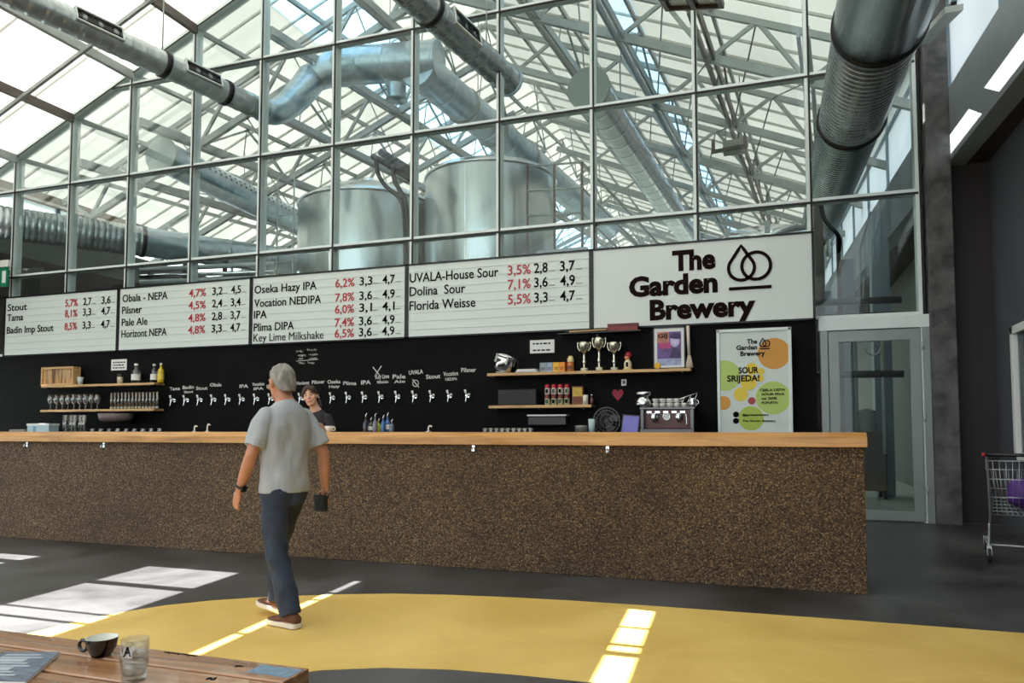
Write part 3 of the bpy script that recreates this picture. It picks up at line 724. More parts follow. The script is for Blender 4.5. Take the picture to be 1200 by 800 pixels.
# left hall duct with two grilles, through the glass wall into an elbow and a cross run
D1b = onY(282, 117, YW - 0.1); D1a = onZ(81, 24, D1b.z + 0.12)
dA = (D1b - D1a).normalized(); R1 = 0.215
dt = thing('air_duct', 'round silver air duct at upper left with two long grilles', 'air duct', tuple(D1a), 0, 'round silver air ducts')
st = D1a - dA * 4.5
pts, rad = ribbed(st, D1b + dA * 0.5, R1, 0.24, 0.007)
MB().tube(pts, rad, 32).build('duct_tube', DUCT, dt)
GRB = mat('grille_dark', (56, 46, 44), 0.45, 0.4, 0.1, 8)
def grille(c, d, R, L, ang, parent, toward):
    d = Vector(d).normalized(); side = d.cross(Vector((0, 0, 1))).normalized(); upv = side.cross(d)
    nrm = side * toward * math.cos(ang) + upv * math.sin(ang); tan = d.cross(nrm).normalized()
    c = Vector(c) + nrm * (R - 0.01)
    def q(a, b, h): return c + d * a + tan * b + nrm * h
    fr = MB(); W = R * 0.62
    for a0, a1, b0, b1 in ((-L / 2, L / 2, -W, -W + 0.02), (-L / 2, L / 2, W - 0.02, W), (-L / 2, -L / 2 + 0.02, -W, W), (L / 2 - 0.02, L / 2, -W, W)):
        fr.prism([q(a0, b0, -0.08), q(a1, b0, -0.08), q(a1, b1, -0.08), q(a0, b1, -0.08)], nrm * 0.11)
    g = fr.build('grille_frame', ALU, parent)
    MB().prism([q(-L / 2, -W, -0.08), q(L / 2, -W, -0.08), q(L / 2, W, -0.08), q(-L / 2, W, -0.08)], nrm * 0.085).build('grille_plate', GRB, g)
    sl = MB()
    for i in range(7):
        b = -W + 0.04 + i * (2 * W - 0.08) / 6
        sl.bar(q(-L / 2 + 0.02, b, 0.012), q(L / 2 - 0.02, b, 0.012), 0.008, 0.014, nrm)
    sl.build('louvre', BLACKM, g)
def at_px(a, d, px):   # point on a line whose picture x is px (bisection)
    lo, hi = -6.0, 12.0
    for _ in range(50):
        m = (lo + hi) / 2; v = Vector(a) + Vector(d) * m - EYEP; x = CX + F * v.dot(_r) / v.dot(_f)
        if x < px: lo = m
        else: hi = m
    return Vector(a) + Vector(d) * m
g1, g2 = at_px(D1a, dA, 110), at_px(D1a, dA, 232)
grille(g1, dA, R1, (at_px(D1a, dA, 138) - at_px(D1a, dA, 82)).length, 0.35, dt, 1)
grille(g2, dA, R1, (at_px(D1a, dA, 251) - at_px(D1a, dA, 209)).length, 0.35, dt, 1)
for px in (192, 264): collar(at_px(D1a, dA, px), dA, R1, 'seam_collar', dt)
for px in (55, 190): hanger(at_px(D1a, dA, px), R1, dt)
# elbow and cross run beyond the glass
E0 = D1b + dA * 0.5; E1 = onY(365, 92, 13.4); E2 = onY(400, 78, 13.7); E3 = onY(515, 70, 13.9)
ew = thing('air_duct', 'bluish silver duct bending up from the left duct and crossing behind the glass', 'air duct', tuple(E0), 0, 'round silver air ducts')
def bez(p0, p1, p2, n=10): return [p0 * (1 - t) ** 2 + p1 * (2 * t * (1 - t)) + p2 * t * t for t in [i / n for i in range(n + 1)]]
MB().tube(bez(E0, onY(330, 143, 12.6), E1, 8), [R1 + 0.01 + 0.012 * i for i in range(9)], 32).build('elbow', DUCTB, ew)
MB().tube(bez(E1, E1 + (E2 - E1) * 0.6 + Vector((0, 0, 0.05)), E2, 5), [0.3, 0.32, 0.34, 0.36, 0.38, 0.39], 32).build('elbow', DUCTB, ew)
pts, rad = ribbed(E2, E3, 0.40, 0.5, 0.006)
MB().tube(pts, rad, 36).build('duct_tube', DUCTB, ew)
collar(E2, E3 - E2, 0.40, 'seam_collar', ew, DUCTB); collar(E0, dA, R1, 'seam_collar', ew, DUCTB, 0.03)
MB().lathe([(0.2, 0.0), (0.2, -0.28), (0.24, -0.32), (0.0, -0.32)], onY(465, 100, 13.8), 24).build('outlet_spigot', DUCTB, ew)
hanger((E2 + E3) / 2, 0.4, ew)
# run going away from the cross run
B1 = onY(505, 92, 14.2); B2 = onZ(660, 222, B1.z - 0.35); dB = (B2 - B1).normalized()
bw = thing('air_duct', 'large silver duct running back above the tanks from the cross run', 'air duct', tuple(B1), 0, 'round silver air ducts')
pts, rad = ribbed(B1 - dB * 0.5, B2 + dB * 4, 0.40, 0.9, 0.008)
MB().tube(pts, rad, 36).build('duct_tube', DUCTB, bw)
for px in (543, 577, 616): collar(at_px(B1, dB, px), dB, 0.405, 'seam_collar', bw, STEEL)
for px in (560, 630): hanger(at_px(B1, dB, px), 0.4, bw)
# middle hall duct ending just behind the glass
D2b = onY(597, 96, 12.3); D2a = onZ(520, 27, D2b.z + 0.1); dC = (D2b - D2a).normalized(); R2 = 0.24
d2 = thing('air_duct', 'round silver air duct at top centre with one brown grille, ending behind the glass', 'air duct', tuple(D2a), 0, 'round silver air ducts')
pts, rad = ribbed(D2a - dC * 5, D2b, R2, 0.24, 0.007)
MB().tube(pts, rad, 32).build('duct_tube', DUCTD, d2)
grille(at_px(D2a, dC, 534), dC, R2, (at_px(D2a, dC, 549) - at_px(D2a, dC, 518)).length, 0.2, d2, 1)
collar(at_px(D2a, dC, 503), dC, R2, 'seam_collar', d2); collar(D2b, dC, R2, 'end_cap', d2, DUCTB, 0.03)
hanger(at_px(D2a, dC, 480), R2, d2); hanger(at_px(D2a, dC, 570), R2, d2)
# grey disc ended duct
D3a = onY(690, 104, 14.0); D3b = onZ(780, 237, D3a.z + 0.15); dD = (D3b - D3a).normalized()
d3 = thing('air_duct', 'silver duct behind the glass with a flat grey disc end facing the hall', 'air duct', tuple(D3a), 0, 'round silver air ducts')
pts, rad = ribbed(D3a + dD * 0.05, D3b + dD * 12, 0.37, 0.6, 0.006)
MB().tube(pts, rad, 36).build('duct_tube', DUCTD, d3)
MB().tube([D3a - dD * 0.04, D3a + dD * 0.04], 0.43, 40).build('end_disc', mat('grey_disc', (142, 152, 146), 0.6), d3)
for px in (700, 745): hanger(at_px(D3a, dD, px), 0.37, d3)
# small disc ended duct at left
D4a = onY(189, 182, 12.7); D4b = onZ(302, 238, D4a.z); dE = (D4b - D4a).normalized()
d4 = thing('air_duct', 'pale perforated duct with a round disc end behind the glass at left', 'air duct', tuple(D4a), 0, 'round silver air ducts')
pts, rad = ribbed(D4a + dE * 0.05, D4b + dE * 8, 0.36, 0.7, 0.005)
MB().tube(pts, rad, 32).build('duct_tube', DUCTB, d4)
MB().tube([D4a - dE * 0.03, D4a + dE * 0.03], 0.40, 36).build('end_disc', mat('pale_grey_disc', (190, 198, 196), 0.6), d4)
pf = MB(); sd = dE.cross(Vector((0, 0, 1))).normalized(); upv = sd.cross(dE)
for i in range(26):
    for a in (0.2, 0.5):
        n_ = sd * math.cos(a) + upv * math.sin(a); c = D4a + dE * (0.6 + i * 0.2) + n_ * 0.362
        pf.tube([c - n_ * 0.01, c + n_ * 0.005], 0.03, 8)
pf.build('perforation', BLACKM, d4); hanger(D4a + dE * 3, 0.36, d4)
# low duct along the left wall of the brewery
L1 = onX(30, 264, -15.95); L2 = onZ(225, 291, L1.z); dL = (L2 - L1).normalized()
d5 = thing('air_duct', 'thick ribbed duct low along the left wall beyond the glass', 'air duct', tuple(L1), 0, 'round silver air ducts')
LM = at_px(L1, dL, 167); LN = (LM - L1).length
pts, rad = ribbed(at_px(L1, dL, -12), LM, 0.36, 0.12, 0.012)
MB().tube(pts, rad, 32).build('duct_tube', DUCT, d5)
pts, rad = ribbed(LM, L1 + dL * 20, 0.36, 1.0, 0.01)
MB().tube(pts, rad, 32).build('duct_tube', DUCTB, d5)
collar(LM, dL, 0.36, 'seam_collar', d5)
for k in (0.6, 3, 6, 9): MB().bar(L1 + dL * k + Vector((-0.6, 0, 0.1)), L1 + dL * k + Vector((0, 0, -0.38)), 0.05, 0.05).build('wall_bracket', STEEL, d5)
# large right hand duct
C1 = onY(1031, 26, 8.3); C2 = onY(998, 138, 11.5); dR = (C2 - C1).normalized(); R5 = 0.425
d6 = thing('air_duct', 'very large ribbed metal duct at upper right passing through the glass wall', 'air duct', tuple(C1), 0, 'round silver air ducts')
MB().tube([C1 - dR * 6, C1 - dR * 0.02], R5 * 1.06, 48).build('smooth_tube', duct_mat('bluish_polished_duct', (150, 160, 164), 0.2), d6)
pts, rad = ribbed(C1, C2 - dR * 0.1, R5, 0.13, 0.02)
MB().tube(pts, rad, 48).build('ribbed_tube', DUCTD, d6)
pts, rad = ribbed(C2 + dR * 0.0, C2 + dR * 9, R5, 0.14, 0.018)
MB().tube(pts, rad, 40).build('ribbed_tube', DUCTD, d6)
collar(C1, dR, R5 + 0.02, 'seam_collar', d6); collar(C2, dR, R5 + 0.02, 'seam_collar', d6)
for k in (-3.0, 2.0):
    p = C1 + dR * k; MB().tube([p + Vector((0, 0, R5)), (p.x, p.y, zroof(p.x) - 0.05)], 0.014, 6).build('hanger_rod', STEEL, d6)
tr = thing('cable_tray', 'narrow pale cable tray beside the large duct at upper right', 'cable tray', (1.95, 8, 6.0))
MB().bar(onY(1118, 10, 8.2), onY(1082, 48, 10.6), 0.16, 0.06).build('tray', ALU, tr); MB().bar(onY(1118, 10, 8.2) + Vector((0.0, 0, 0.05)), onY(1082, 48, 10.6) + Vector((0, 0, 0.05)), 0.05, 0.04).build('cable', BLACKM, tr)

# ================================================================== LAMPS UNDER THE ROOF
lp = thing('flood_light', 'dark square floodlight with bare tubes hanging at top centre right', 'lamp', tuple(onY(811, 2, 9.0)))
o = Vector(onY(811, 0, 9.0)); ang = 0.14
Ml = Matrix.Translation(o) @ Matrix.Rotation(ang, 4, 'Y') @ Matrix.Rotation(0.25, 4, 'X')
MB().box((-0.34, -0.24, 0.0), (0.34, 0.24, 0.10), Ml).build('housing', DARKSTEEL, lp, 0.01)
f = MB()
for a, b in (((-0.36, -0.26, -0.05), (0.36, -0.21, 0.02)), ((-0.36, 0.21, -0.05), (0.36, 0.26, 0.02)), ((-0.36, -0.26, -0.05), (-0.30, 0.26, 0.02)), ((0.30, -0.26, -0.05), (0.36, 0.26, 0.02)), ((-0.03, -0.26, -0.05), (0.03, 0.26, 0.02))): f.box(a, b, Ml)
f.build('bezel', DARKSTEEL, lp)
for s in (-0.17, 0.17): MB().box((s - 0.10, -0.17, -0.012), (s + 0.10, 0.17, 0.004), Ml).build('lens', mat('frosted_lens', (190, 186, 172), 0.3), lp)
MB().tube([o + Vector((0, 0, 0.1)), (o.x, o.y, zroof(o.x) - 0.05)], 0.015, 8).build('hanger_rod', STEEL, lp)
hp = Vector(onY(856, 172, 16.0))
ht = thing('heater', 'small dark bracketed unit heater hanging among the roof trusses at right', 'heater', tuple(hp))
MB().box((hp.x - 0.15, 15.9, hp.z - 0.12), (hp.x + 0.28, 16.2, hp.z + 0.12)).build('housing', mat('grey_housing', (150, 150, 142), 0.5), ht, 0.01)
MB().bar((hp.x - 0.38, 15.86, hp.z - 0.12), (hp.x + 0.36, 15.86, hp.z - 0.06), 0.06, 0.07).build('bracket', DARKSTEEL, ht)
for s in (-0.34, 0.30): MB().bar((hp.x + s, 15.86, hp.z - 0.12), (hp.x + s, 15.86, hp.z + 0.14), 0.07, 0.07).build('bracket', DARKSTEEL, ht)
for s in (-0.1, 0.2): MB().tube([(hp.x + s, 16.05, hp.z + 0.1), (hp.x + s, 16.05, zroof(hp.x) - 0.1)], 0.012, 6).build('hanger_rod', STEEL, ht)

# ================================================================== TANKS AND PIPEWORK
def tank(cx, cy, R, zt, dome, label, lid=True):
    t = thing('brewing_tank', label, 'tank', (cx, cy, 0), 0, 'stainless brewing tanks')
    MB().lathe([(R * 0.3, 0.75), (R, 1.3), (R, zt - 0.18), (R * 0.985, zt - 0.06), (R * 0.93, zt), (R * 0.6, zt + dome * 0.6), (R * 0.2, zt + dome), (0.001, zt + dome)], (cx, cy, 0), 64).build('vessel', INOX, t)
    MB().torus((cx, cy, zt - 0.13), R + 0.005, 0.035, 64, 8).build('top_rim', CHROME, t)
    for k in range(4):
        a = PI / 4 + k * PI / 2
        MB().tube([(cx + R * 0.8 * math.cos(a), cy + R * 0.8 * math.sin(a), 0), (cx + R * 0.8 * math.cos(a), cy + R * 0.8 * math.sin(a), 1.3)], 0.06, 12).build('leg', INOX, t)
    if lid: MB().lathe([(0.28, zt + dome * 0.85), (0.28, zt + dome + 0.1), (0.2, zt + dome + 0.16), (0.001, zt + dome + 0.16)], (cx, cy, 0), 24).build('manway_lid', CHROME, t)
    sm = MB()
    sm.box((cx - 0.012, cy - R - 0.008, 1.3), (cx + 0.012, cy - R + 0.02, zt - 0.2)); sm.build('weld_seam', CHROME, t)
    return t
ta, tb = onY(402, 226, 15.0), onY(557, 196, 15.0)
t1 = tank(ta.x - 0.25, 16.6, 1.75, ta.z + 0.20, 0.5, 'huge stainless brewing tank with domed top, left of the black hoses')
t2 = tank(tb.x - 0.25, 16.6, 1.58, tb.z + 0.32, 0.22, 'huge stainless brewing tank with a flat rim, right of the black hoses', False)
tc = onY(893, 268, 15.0)
t3 = thing('brewing_tank', 'low stainless tank with wide clamped lid just above the brewery sign', 'tank', (tc.x + 0.1, 15.6, 0), 0, 'stainless brewing tanks')
MB().lathe([(0.5, 0.5), (1.0, 0.9), (1.0, tc.z - 0.25), (0.9, tc.z - 0.18)], (tc.x + 0.1, 15.6, 0), 48).build('vessel', INOX, t3)
MB().lathe([(1.08, tc.z - 0.24), (1.08, tc.z - 0.14), (0.95, tc.z - 0.02), (0.5, tc.z + 0.04), (0.001, tc.z + 0.05)], (tc.x + 0.1, 15.6, 0), 48).build('lid', CHROME, t3)
for k in range(8):
    a = 2 * PI * k / 8; c = Vector((tc.x + 0.1 + 1.05 * math.cos(a), 15.6 + 1.05 * math.sin(a), tc.z - 0.1))
    MB().box(c - Vector((0.05, 0.05, 0.1)), c + Vector((0.05, 0.05, 0.12))).build('lid_clamp', STEEL, t3)
for k in range(3): a = 2 * PI * k / 3; MB().tube([(tc.x + 0.1 + 0.8 * math.cos(a), 15.6 + 0.8 * math.sin(a), 0), (tc.x + 0.1 + 0.8 * math.cos(a), 15.6 + 0.8 * math.sin(a), 0.95)], 0.05, 10).build('leg', INOX, t3)
# black insulated pipes and hoses
HO = mat('black_rubber_hose', (22, 24, 26), 0.45)
YH = 14.2
hz = thing('hose_bundle', 'black insulated pipes with two hanging hoses between the big tanks', 'hose', tuple(onY(455, 190, YH)))
MB().tube([onY(446, 178, YH), onY(462, 188, YH), onY(486, 203, YH)], 0.085, 12).build('insulated_pipe', HO, hz)
MB().tube([onY(437, 183, YH + 0.1), onY(455, 193, YH + 0.1), onY(486, 213, YH + 0.1)], 0.07, 12).build('insulated_pipe', HO, hz)
def smooth(pts, n=6):
    P = [Vector(p) for p in pts]; P = [P[0]] + P + [P[-1]]; out = []
    for i in range(1, len(P) - 2):
        for j in range(n):
            t = j / n; a, b, c, d = P[i - 1], P[i], P[i + 1], P[i + 2]
            out.append(0.5 * ((2 * b) + (c - a) * t + (2 * a - 5 * b + 4 * c - d) * t * t + (3 * b - a - 3 * c + d) * t ** 3))
    return out + [P[-2]]
MB().tube(smooth([onY(441, 184, YH), onY(443, 203, YH), onY(452, 218, YH), onY(466, 230, YH), onY(473, 245, YH), onY(475, 276, YH), onY(475, 320, YH)]), 0.05, 10).build('hose', HO, hz)
MB().tube(smooth([onY(461, 190, YH), onY(462, 210, YH), onY(468, 222, YH), onY(476, 238, YH), onY(478, 276, YH), onY(478, 320, YH)]), 0.05, 10).build('hose', HO, hz)
pb = onY(476, 300, YH); MB().bar((pb.x + 0.05, YH + 0.15, 0), (pb.x + 0.05, YH + 0.15, 6.9), 0.07, 0.07).build('support_post', STEEL, hz)
# steel platform with railing right of the big tank
YG = 15.2
rg = thing('platform_railing', 'tubular steel railing and platform right of the flat topped tank', 'railing', tuple(onY(650, 300, YG)))
pA, pB, pC = onY(618, 195, YG), onY(682, 190, YG), onY(745, 240, YG + 0.3)
for dz in (0, -0.55, -1.1): MB().tube([pA + Vector((0, 0, dz)), pB + Vector((0, 0, dz)), pC + Vector((0.2, 2.5, dz - 0.35))], 0.026, 8).build('rail', STEEL, rg)
for p in (pA, (pA + pB) / 2, pB): MB().tube([p, (p.x, p.y, 0)], 0.03, 8).build('upright', DARKSTEEL, rg)
MB().box((pA.x + 0.22, YG - 0.05, pA.z - 2.1), (pB.x + 0.1, YG + 3, pA.z - 1.9)).build('platform', STEEL, rg)
# ladder frame by the left tank
YL2 = 14.9
ld = thing('steel_ladder', 'thin steel ladder cage left of the domed tank', 'ladder', tuple(onY(320, 300, YL2)))
a, b = onY(326, 203, YL2), onY(345, 201, YL2)
MB().tube([(a.x, YL2, 0), a, b, (b.x, YL2, 0)], 0.02, 8).build('stile', STEEL, ld)
for i in range(17): z = 0.4 + i * 0.38; MB().tube([(a.x, YL2, z), (b.x, YL2, z)], 0.013, 6).build('rung', STEEL, ld)
# pipe rack over the dark partition
pr = thing('pipe_rack', 'rack of grey process pipes low behind the glass at left of the domed tank', 'pipes', tuple(onY(250, 330, 14.5)))
for i, (ya, yb, r) in enumerate(((316, 309, 0.06), (324, 318, 0.05), (331, 325, 0.07))):
    MB().tube([onY(165, ya, 14.6), onY(322, yb, 14.6)], r, 10).build('pipe', STEEL if i != 1 else CHROME, pr)
for px in (172, 215, 262, 305):
    p = onY(px, 312, 14.7); MB().bar((p.x, 14.75, 0), (p.x, 14.75, p.z + 0.15), 0.08, 0.08).build('rack_post', DARKSTEEL, pr)
# dark posts and pipework seen through the door and the bay above it
dp = thing('pipe_stand', 'dark pipe stand with valves seen through the glass beside the door', 'pipe stand', (0.95, 13.4, 0))
MB().bar((0.80, 13.4, 0), (0.80, 13.4, 5.2), 0.14, 0.14).build('post', DARKSTEEL, dp)
MB().bar((1.12, 13.6, 0), (1.12, 13.6, 4.6), 0.07, 0.07).build('post', DARKSTEEL, dp)
MB().tube(smooth([(0.84, 13.3, 5.1), (0.9, 13.3, 4.8), (1.1, 13.3, 4.5), (1.12, 13.55, 4.3)]), 0.035, 8).build('hose', HO, dp)
for z in (3.15, 3.4, 2.2): MB().tube([(0.7, 13.25, z), (2.0, 13.25, z - 0.02)], 0.06, 10).build('pipe', mat('dark_pipe', (58, 64, 64), 0.35, 0.5), dp)
for x in (0.95, 1.3, 1.7): MB().tube([(x, 13.25, 3.1), (x, 13.25, 0.9)], 0.03, 8).build('pipe', STEEL, dp)
MB().torus((1.55, 13.15, 2.6), 0.11, 0.012, 20, 6, 'Y').build('valve_wheel', CHROME, dp)
fx = thing('fire_extinguisher', 'red fire extinguisher seen low through the glass door', 'fire extinguisher', (0.98, 13.0, 0.95))
MB().lathe([(0.001, 0), (0.07, 0), (0.075, 0.02), (0.075, 0.36), (0.05, 0.43), (0.02, 0.45), (0.001, 0.45)], (0.98, 13.0, 0.95), 20).build('cylinder', mat('red_enamel', (170, 22, 26), 0.3), fx)
MB().bar((0.94, 13.0, 1.43), (1.06, 13.0, 1.47), 0.03, 0.03).build('lever', BLACKM, fx); MB().box((0.93, 13.06, 0.95), (1.03, 13.215, 1.2)).build('wall_bracket', BLACKM, fx)
bk = thing('machine', 'dark low brewing machine on the pale floor behind the glass door', 'machine', (1.7, 15.6, 0))
MB().box((1.45, 15.3, 0.15), (2.0, 16.0, 1.25)).build('body', DARKSTEEL, bk, 0.03)
MB().lathe([(0.16, 0), (0.16, 0.4), (0.001, 0.45)], (1.7, 15.6, 1.25), 20).build('motor', STEEL, bk)
for sx in (1.5, 1.95):
    for sy in (15.35, 15.95): MB().box((sx - 0.03, sy - 0.03, 0), (sx + 0.03, sy + 0.03, 0.16)).build('foot', BLACKM, bk)

# ================================================================== BACK BAR SHELVES AND WHAT STANDS ON THEM
def shelf(x0, x1, z, label):
    t = thing('wall_shelf', label, 'shelf', ((x0 + x1) / 2, 11.385, z - 0.045), 0, 'pale oak wall shelves')
    MB().box((x0, 11.25, z - 0.045), (x1, 11.52, z)).build('shelf_board', OAK, t, 0.004)
    for x in (x0 + 0.12, x1 - 0.12, (x0 + x1) / 2): MB().box((x - 0.012, 11.27, z - 0.07), (x + 0.012, 11.52, z - 0.045)).build('shelf_bracket', BLACKM, t)
ZT, ZM = 2.205, 1.70
shelf(-14.26, -11.28, ZT, 'upper left oak shelf on the black wall, holding a wooden box and bottles')
shelf(-14.26, -11.28, ZM, 'lower left oak shelf on the black wall, holding rows of glasses')
shelf(-4.37, -1.13, ZT, 'long upper right oak shelf on the black wall, holding trophies')
shelf(-4.34, -2.64, ZM - 0.02, 'short lower right oak shelf on the black wall, holding cans')
ts = thing('wall_shelf', 'narrow black ledge below the brewery sign carrying a red box', 'shelf', (-2.6, 11.36, 2.80))
MB().box((wx(655, 11.36), 11.27, 2.795), (wx(752, 11.36), 11.46, 2.815)).build('shelf_board', BLACKM, ts); MB().box((wx(700, 11.4) - 0.02, 11.4, 2.62), (wx(700, 11.4) + 0.02, 11.52, 2.795)).build('shelf_bracket', BLACKM, ts)
YI = 11.37
def vs(px): return (onY(px, 400, YI) - onY(px, 401, YI)).z
def bottle(x, y, z, h, r, m, label, group=None, cap=BLACKP, lab=None, pour=False, name='bottle', cat='bottle'):
    t = thing(name, label, cat, (x, y, z), 0, group)
    MB().lathe([(0.001, 0), (r * 0.92, 0), (r, 0.01), (r, h * 0.55), (r * 0.9, h * 0.63), (r * 0.36, h * 0.75), (r * 0.32, h * 0.93), (r * 0.38, h * 0.935), (r * 0.38, h * 0.95), (0.001, h * 0.95)], (x, y, z), 20).build('glass_body', m, t)
    if pour: MB().tube([(x, y, z + h * 0.94), (x, y, z + h * 1.05), (x + r * 0.5, y, z + h * 1.2)], [r * 0.3, r * 0.22, r * 0.12], 8).build('pourer', CHROME, t)
    else: MB().lathe([(r * 0.4, h * 0.9), (r * 0.4, h), (0.001, h)], (x, y, z), 14).build('cap', cap, t)
    if lab: MB().lathe([(r * 1.012, h * 0.16), (r * 1.012, h * 0.46)], (x, y, z), 20).build('paper_label', lab, t)
    return t
CLEARB = glassmat('bottle_glass', (0.72, 0.76, 0.80), 0.12)
def bmat(n, c): return mat(n, c, 0.15, 0, 0.05, 3, coat=0.3)
# upper left shelf
x = wx(54, YI); x2 = wx(91.5, YI); h = 21 * vs(70)
cr = thing('display_box', 'pale wooden display box with brown printed front on the upper left shelf', 'box', ((x + x2) / 2, YI, ZT))
f = MB()
for a, b in (((x, YI - 0.09, ZT), (x + 0.04, YI + 0.09, ZT + h)), ((x2 - 0.04, YI - 0.09, ZT), (x2, YI + 0.09, ZT + h)), ((x + 0.04, YI - 0.09, ZT), (x2 - 0.04, YI + 0.09, ZT + 0.035)), ((x + 0.04, YI - 0.09, ZT + h - 0.04), (x2 - 0.04, YI + 0.09, ZT + h))): f.box(a, b)
f.build('box_frame', OAK, cr, 0.004)
MB().box((x + 0.04, YI - 0.06, ZT + 0.035), (x2 - 0.04, YI + 0.08, ZT + h - 0.04)).build('front_panel', plankmat('brown_print_panel', (96, 60, 34), (206, 168, 118), 0.6, 2, 1.2), cr)
for i in range(5): xx = x + 0.09 + i * (x2 - x - 0.18) / 4; MB().box((xx - 0.04, YI - 0.075, ZT + 0.035), (xx + 0.035, YI - 0.058, ZT + 0.12 + 0.03 * (i % 3))).build('packet', mat('tan_packet', (192, 142, 92), 0.6), cr)
cw = MB().lathe([(0.001, 0), (0.042, 0), (0.06, 0.16), (0.054, 0.16), (0.04, 0.01), (0.001, 0.01)], (wx(95.5, YI), YI, ZT), 20).build('paper_cup', mat('pale_printed_cup', (196, 206, 204), 0.5, 0, 0.3, 30)); tag(cw, 'pale paper cup right beside the wooden display box', 'cup'); recenter(cw)
def wallpaper(x0p, x1p, y0p, y1p, label, lines):
    a, b = onY(x0p, y1p, 11.51), onY(x1p, y0p, 11.51)
    t = thing('paper_notice', label, 'notice', ((a.x + b.x) / 2, 11.515, a.z))
    MB().box((a.x, 11.512, a.z), (b.x, 11.519, b.z)).build('sheet', PAPER, t)
    m = MB(); W = b.x - a.x; H = b.z - a.z; random.seed(x0p)
    for i in range(lines):
        z = b.z - H * (0.28 + 0.5 * i / max(1, lines - 1)); xx = a.x + W * 0.12
        while xx < b.x - W * 0.2:
            l = random.uniform(0.02, 0.07); m.box((xx, 11.510, z - 0.012), (min(xx + l, b.x - W * 0.1), 11.512, z + 0.012)); xx += l + 0.018
    m.build('printed_line', INK, t)
wallpaper(130, 148.5, 420.5, 434, 'white paper notice on the black wall above the upper left shelf', 3)
wallpaper(621, 649.5, 397.5, 414, 'white paper notice on the black wall above the tea boxes', 2)
jr = thing('jar', 'small jar with black lid under the left paper notice', 'jar', (wx(142, YI), YI, ZT))
MB().lathe([(0.001, 0), (0.05, 0), (0.055, 0.14), (0.001, 0.14)], (wx(142, YI), YI, ZT), 18).build('jar_body', mat('cream_jar', (204, 196, 172), 0.4, 0, 0.2, 20), jr); MB().lathe([(0.06, 0.14), (0.06, 0.2), (0.001, 0.2)], (wx(142, YI), YI, ZT), 18).build('lid', BLACKP, jr)
bottle(wx(160.5, YI), YI, ZT, 23 * vs(160), 0.085, CLEARB, 'squat clear spirit bottle with white base label on the upper left shelf', None, WHITEP, PAPER)
bottle(wx(181.5, YI), YI, ZT, 22 * vs(181), 0.065, CLEARB, 'clear bottle with white label, next to the yellow bottle on the upper left shelf', None, WHITEP, PAPER)
bottle(wx(189.5, YI), YI, ZT, 23 * vs(189), 0.06, bmat('yellow_liqueur', (206, 176, 40)), 'yellow liqueur bottle at the right end of the upper left shelf', None, WHITEP, mat('yellow_label', (222, 196, 70), 0.5))
# lower left shelf glasses
TUMB = glassmat('tumbler_glass', (0.82, 0.83, 0.82), 0.2)
def tumbler(x, y, z, h, r, label, group, stem=False):
    t = thing('stemmed_glass' if stem else 'tumbler', label, 'glass', (x, y, z), 0, group)
    if stem:
        MB().lathe([(0.001, 0.0), (r * 0.8, 0.0), (r * 0.8, 0.006), (0.012, 0.016), (0.010, h * 0.3), (r * 0.7, h * 0.42), (r, h * 0.62), (r * 0.82, h), (r * 0.76, h), (r * 0.92, h * 0.62), (r * 0.6, h * 0.44), (0.001, h * 0.36)], (0, 0, 0), 16).build('bowl', TUMB, t, 0, True)
    else:
        MB().lathe([(0.001, 0), (r * 0.82, 0), (r, h), (r * 0.93, h), (r * 0.76, h * 0.12), (0.001, h * 0.12)], (0, 0, 0), 16).build('bowl', TUMB, t, 0, True)
        MB().lathe([(0.001, 0), (r * 0.84, 0), (r * 0.86, h * 0.12), (0.001, h * 0.12)], (0, 0, 0), 16).build('base', mat('thick_glass_base', (176, 176, 160), 0.2), t, 0, True)
    return t
xs = [wx(62 + i * 6.8, YI) for i in range(9)]
g0 = tumbler(xs[0], YI, ZM, 0.32, 0.062, 'clear stemmed beer glass on the lower left shelf, first from the left', 'stemmed glasses on the lower left shelf', True)
for i in range(1, 9): dup(g0, (xs[i], YI, ZM), 'clear stemmed beer glass on the lower left shelf, %s from the left' % ORD[i])
xs = [wx(133 + i * 4.1, YI - 0.05) for i in range(14)]
g1_ = tumbler(xs[0], YI - 0.05, ZM, 0.33, 0.0325, 'straight tumbler in the right hand row of the lower left shelf, first from the left', 'tumblers on the lower left shelf')
for i in range(1, 14): dup(g1_, (xs[i], YI - 0.05, ZM), 'straight tumbler in the right hand row of the lower left shelf, %s from the left' % ORD[i])
# on the back counter, left
ZC = 1.20; YC = 11.0
xs = [wx(80 + i * 5.4, YC) for i in range(5)]
g2_ = tumbler(xs[0], YC, ZC, 0.38, 0.055, 'tall clear glass under the lower left shelf, first from the left', 'tall glasses under the lower left shelf')
for i in range(1, 5): dup(g2_, (xs[i], YC + 0.03 * (i % 2), ZC), 'tall clear glass under the lower left shelf, %s from the left' % ORD[i])
for nm, xa, xb, n in (('left', 112, 190, 9), ('right', 569, 622, 9)):
    ga = tumbler(wx(xa, 10.95), 10.95, ZC, 0.115, 0.05, 'low glass lined up on the %s back counter, first from the left' % nm, 'low glasses on the %s back counter' % nm)
    for i in range(1, n): dup(ga, (wx(xa + (xb - xa) * i / (n - 1), 10.95), 10.95, ZC), 'low glass lined up on the %s back counter, %s from the left' % (nm, ORD[i]))
bx = thing('carton', 'pale blue and white carton on the left back counter', 'carton', (wx(53, YC), YC, ZC))
MB().box((wx(41, YC), YC - 0.1, ZC), (wx(66, YC), YC + 0.12, ZC + 0.21)).build('carton_body', mat('pale_blue_carton', (176, 200, 208), 0.5, 0, 0.1, 10), bx, 0.004)
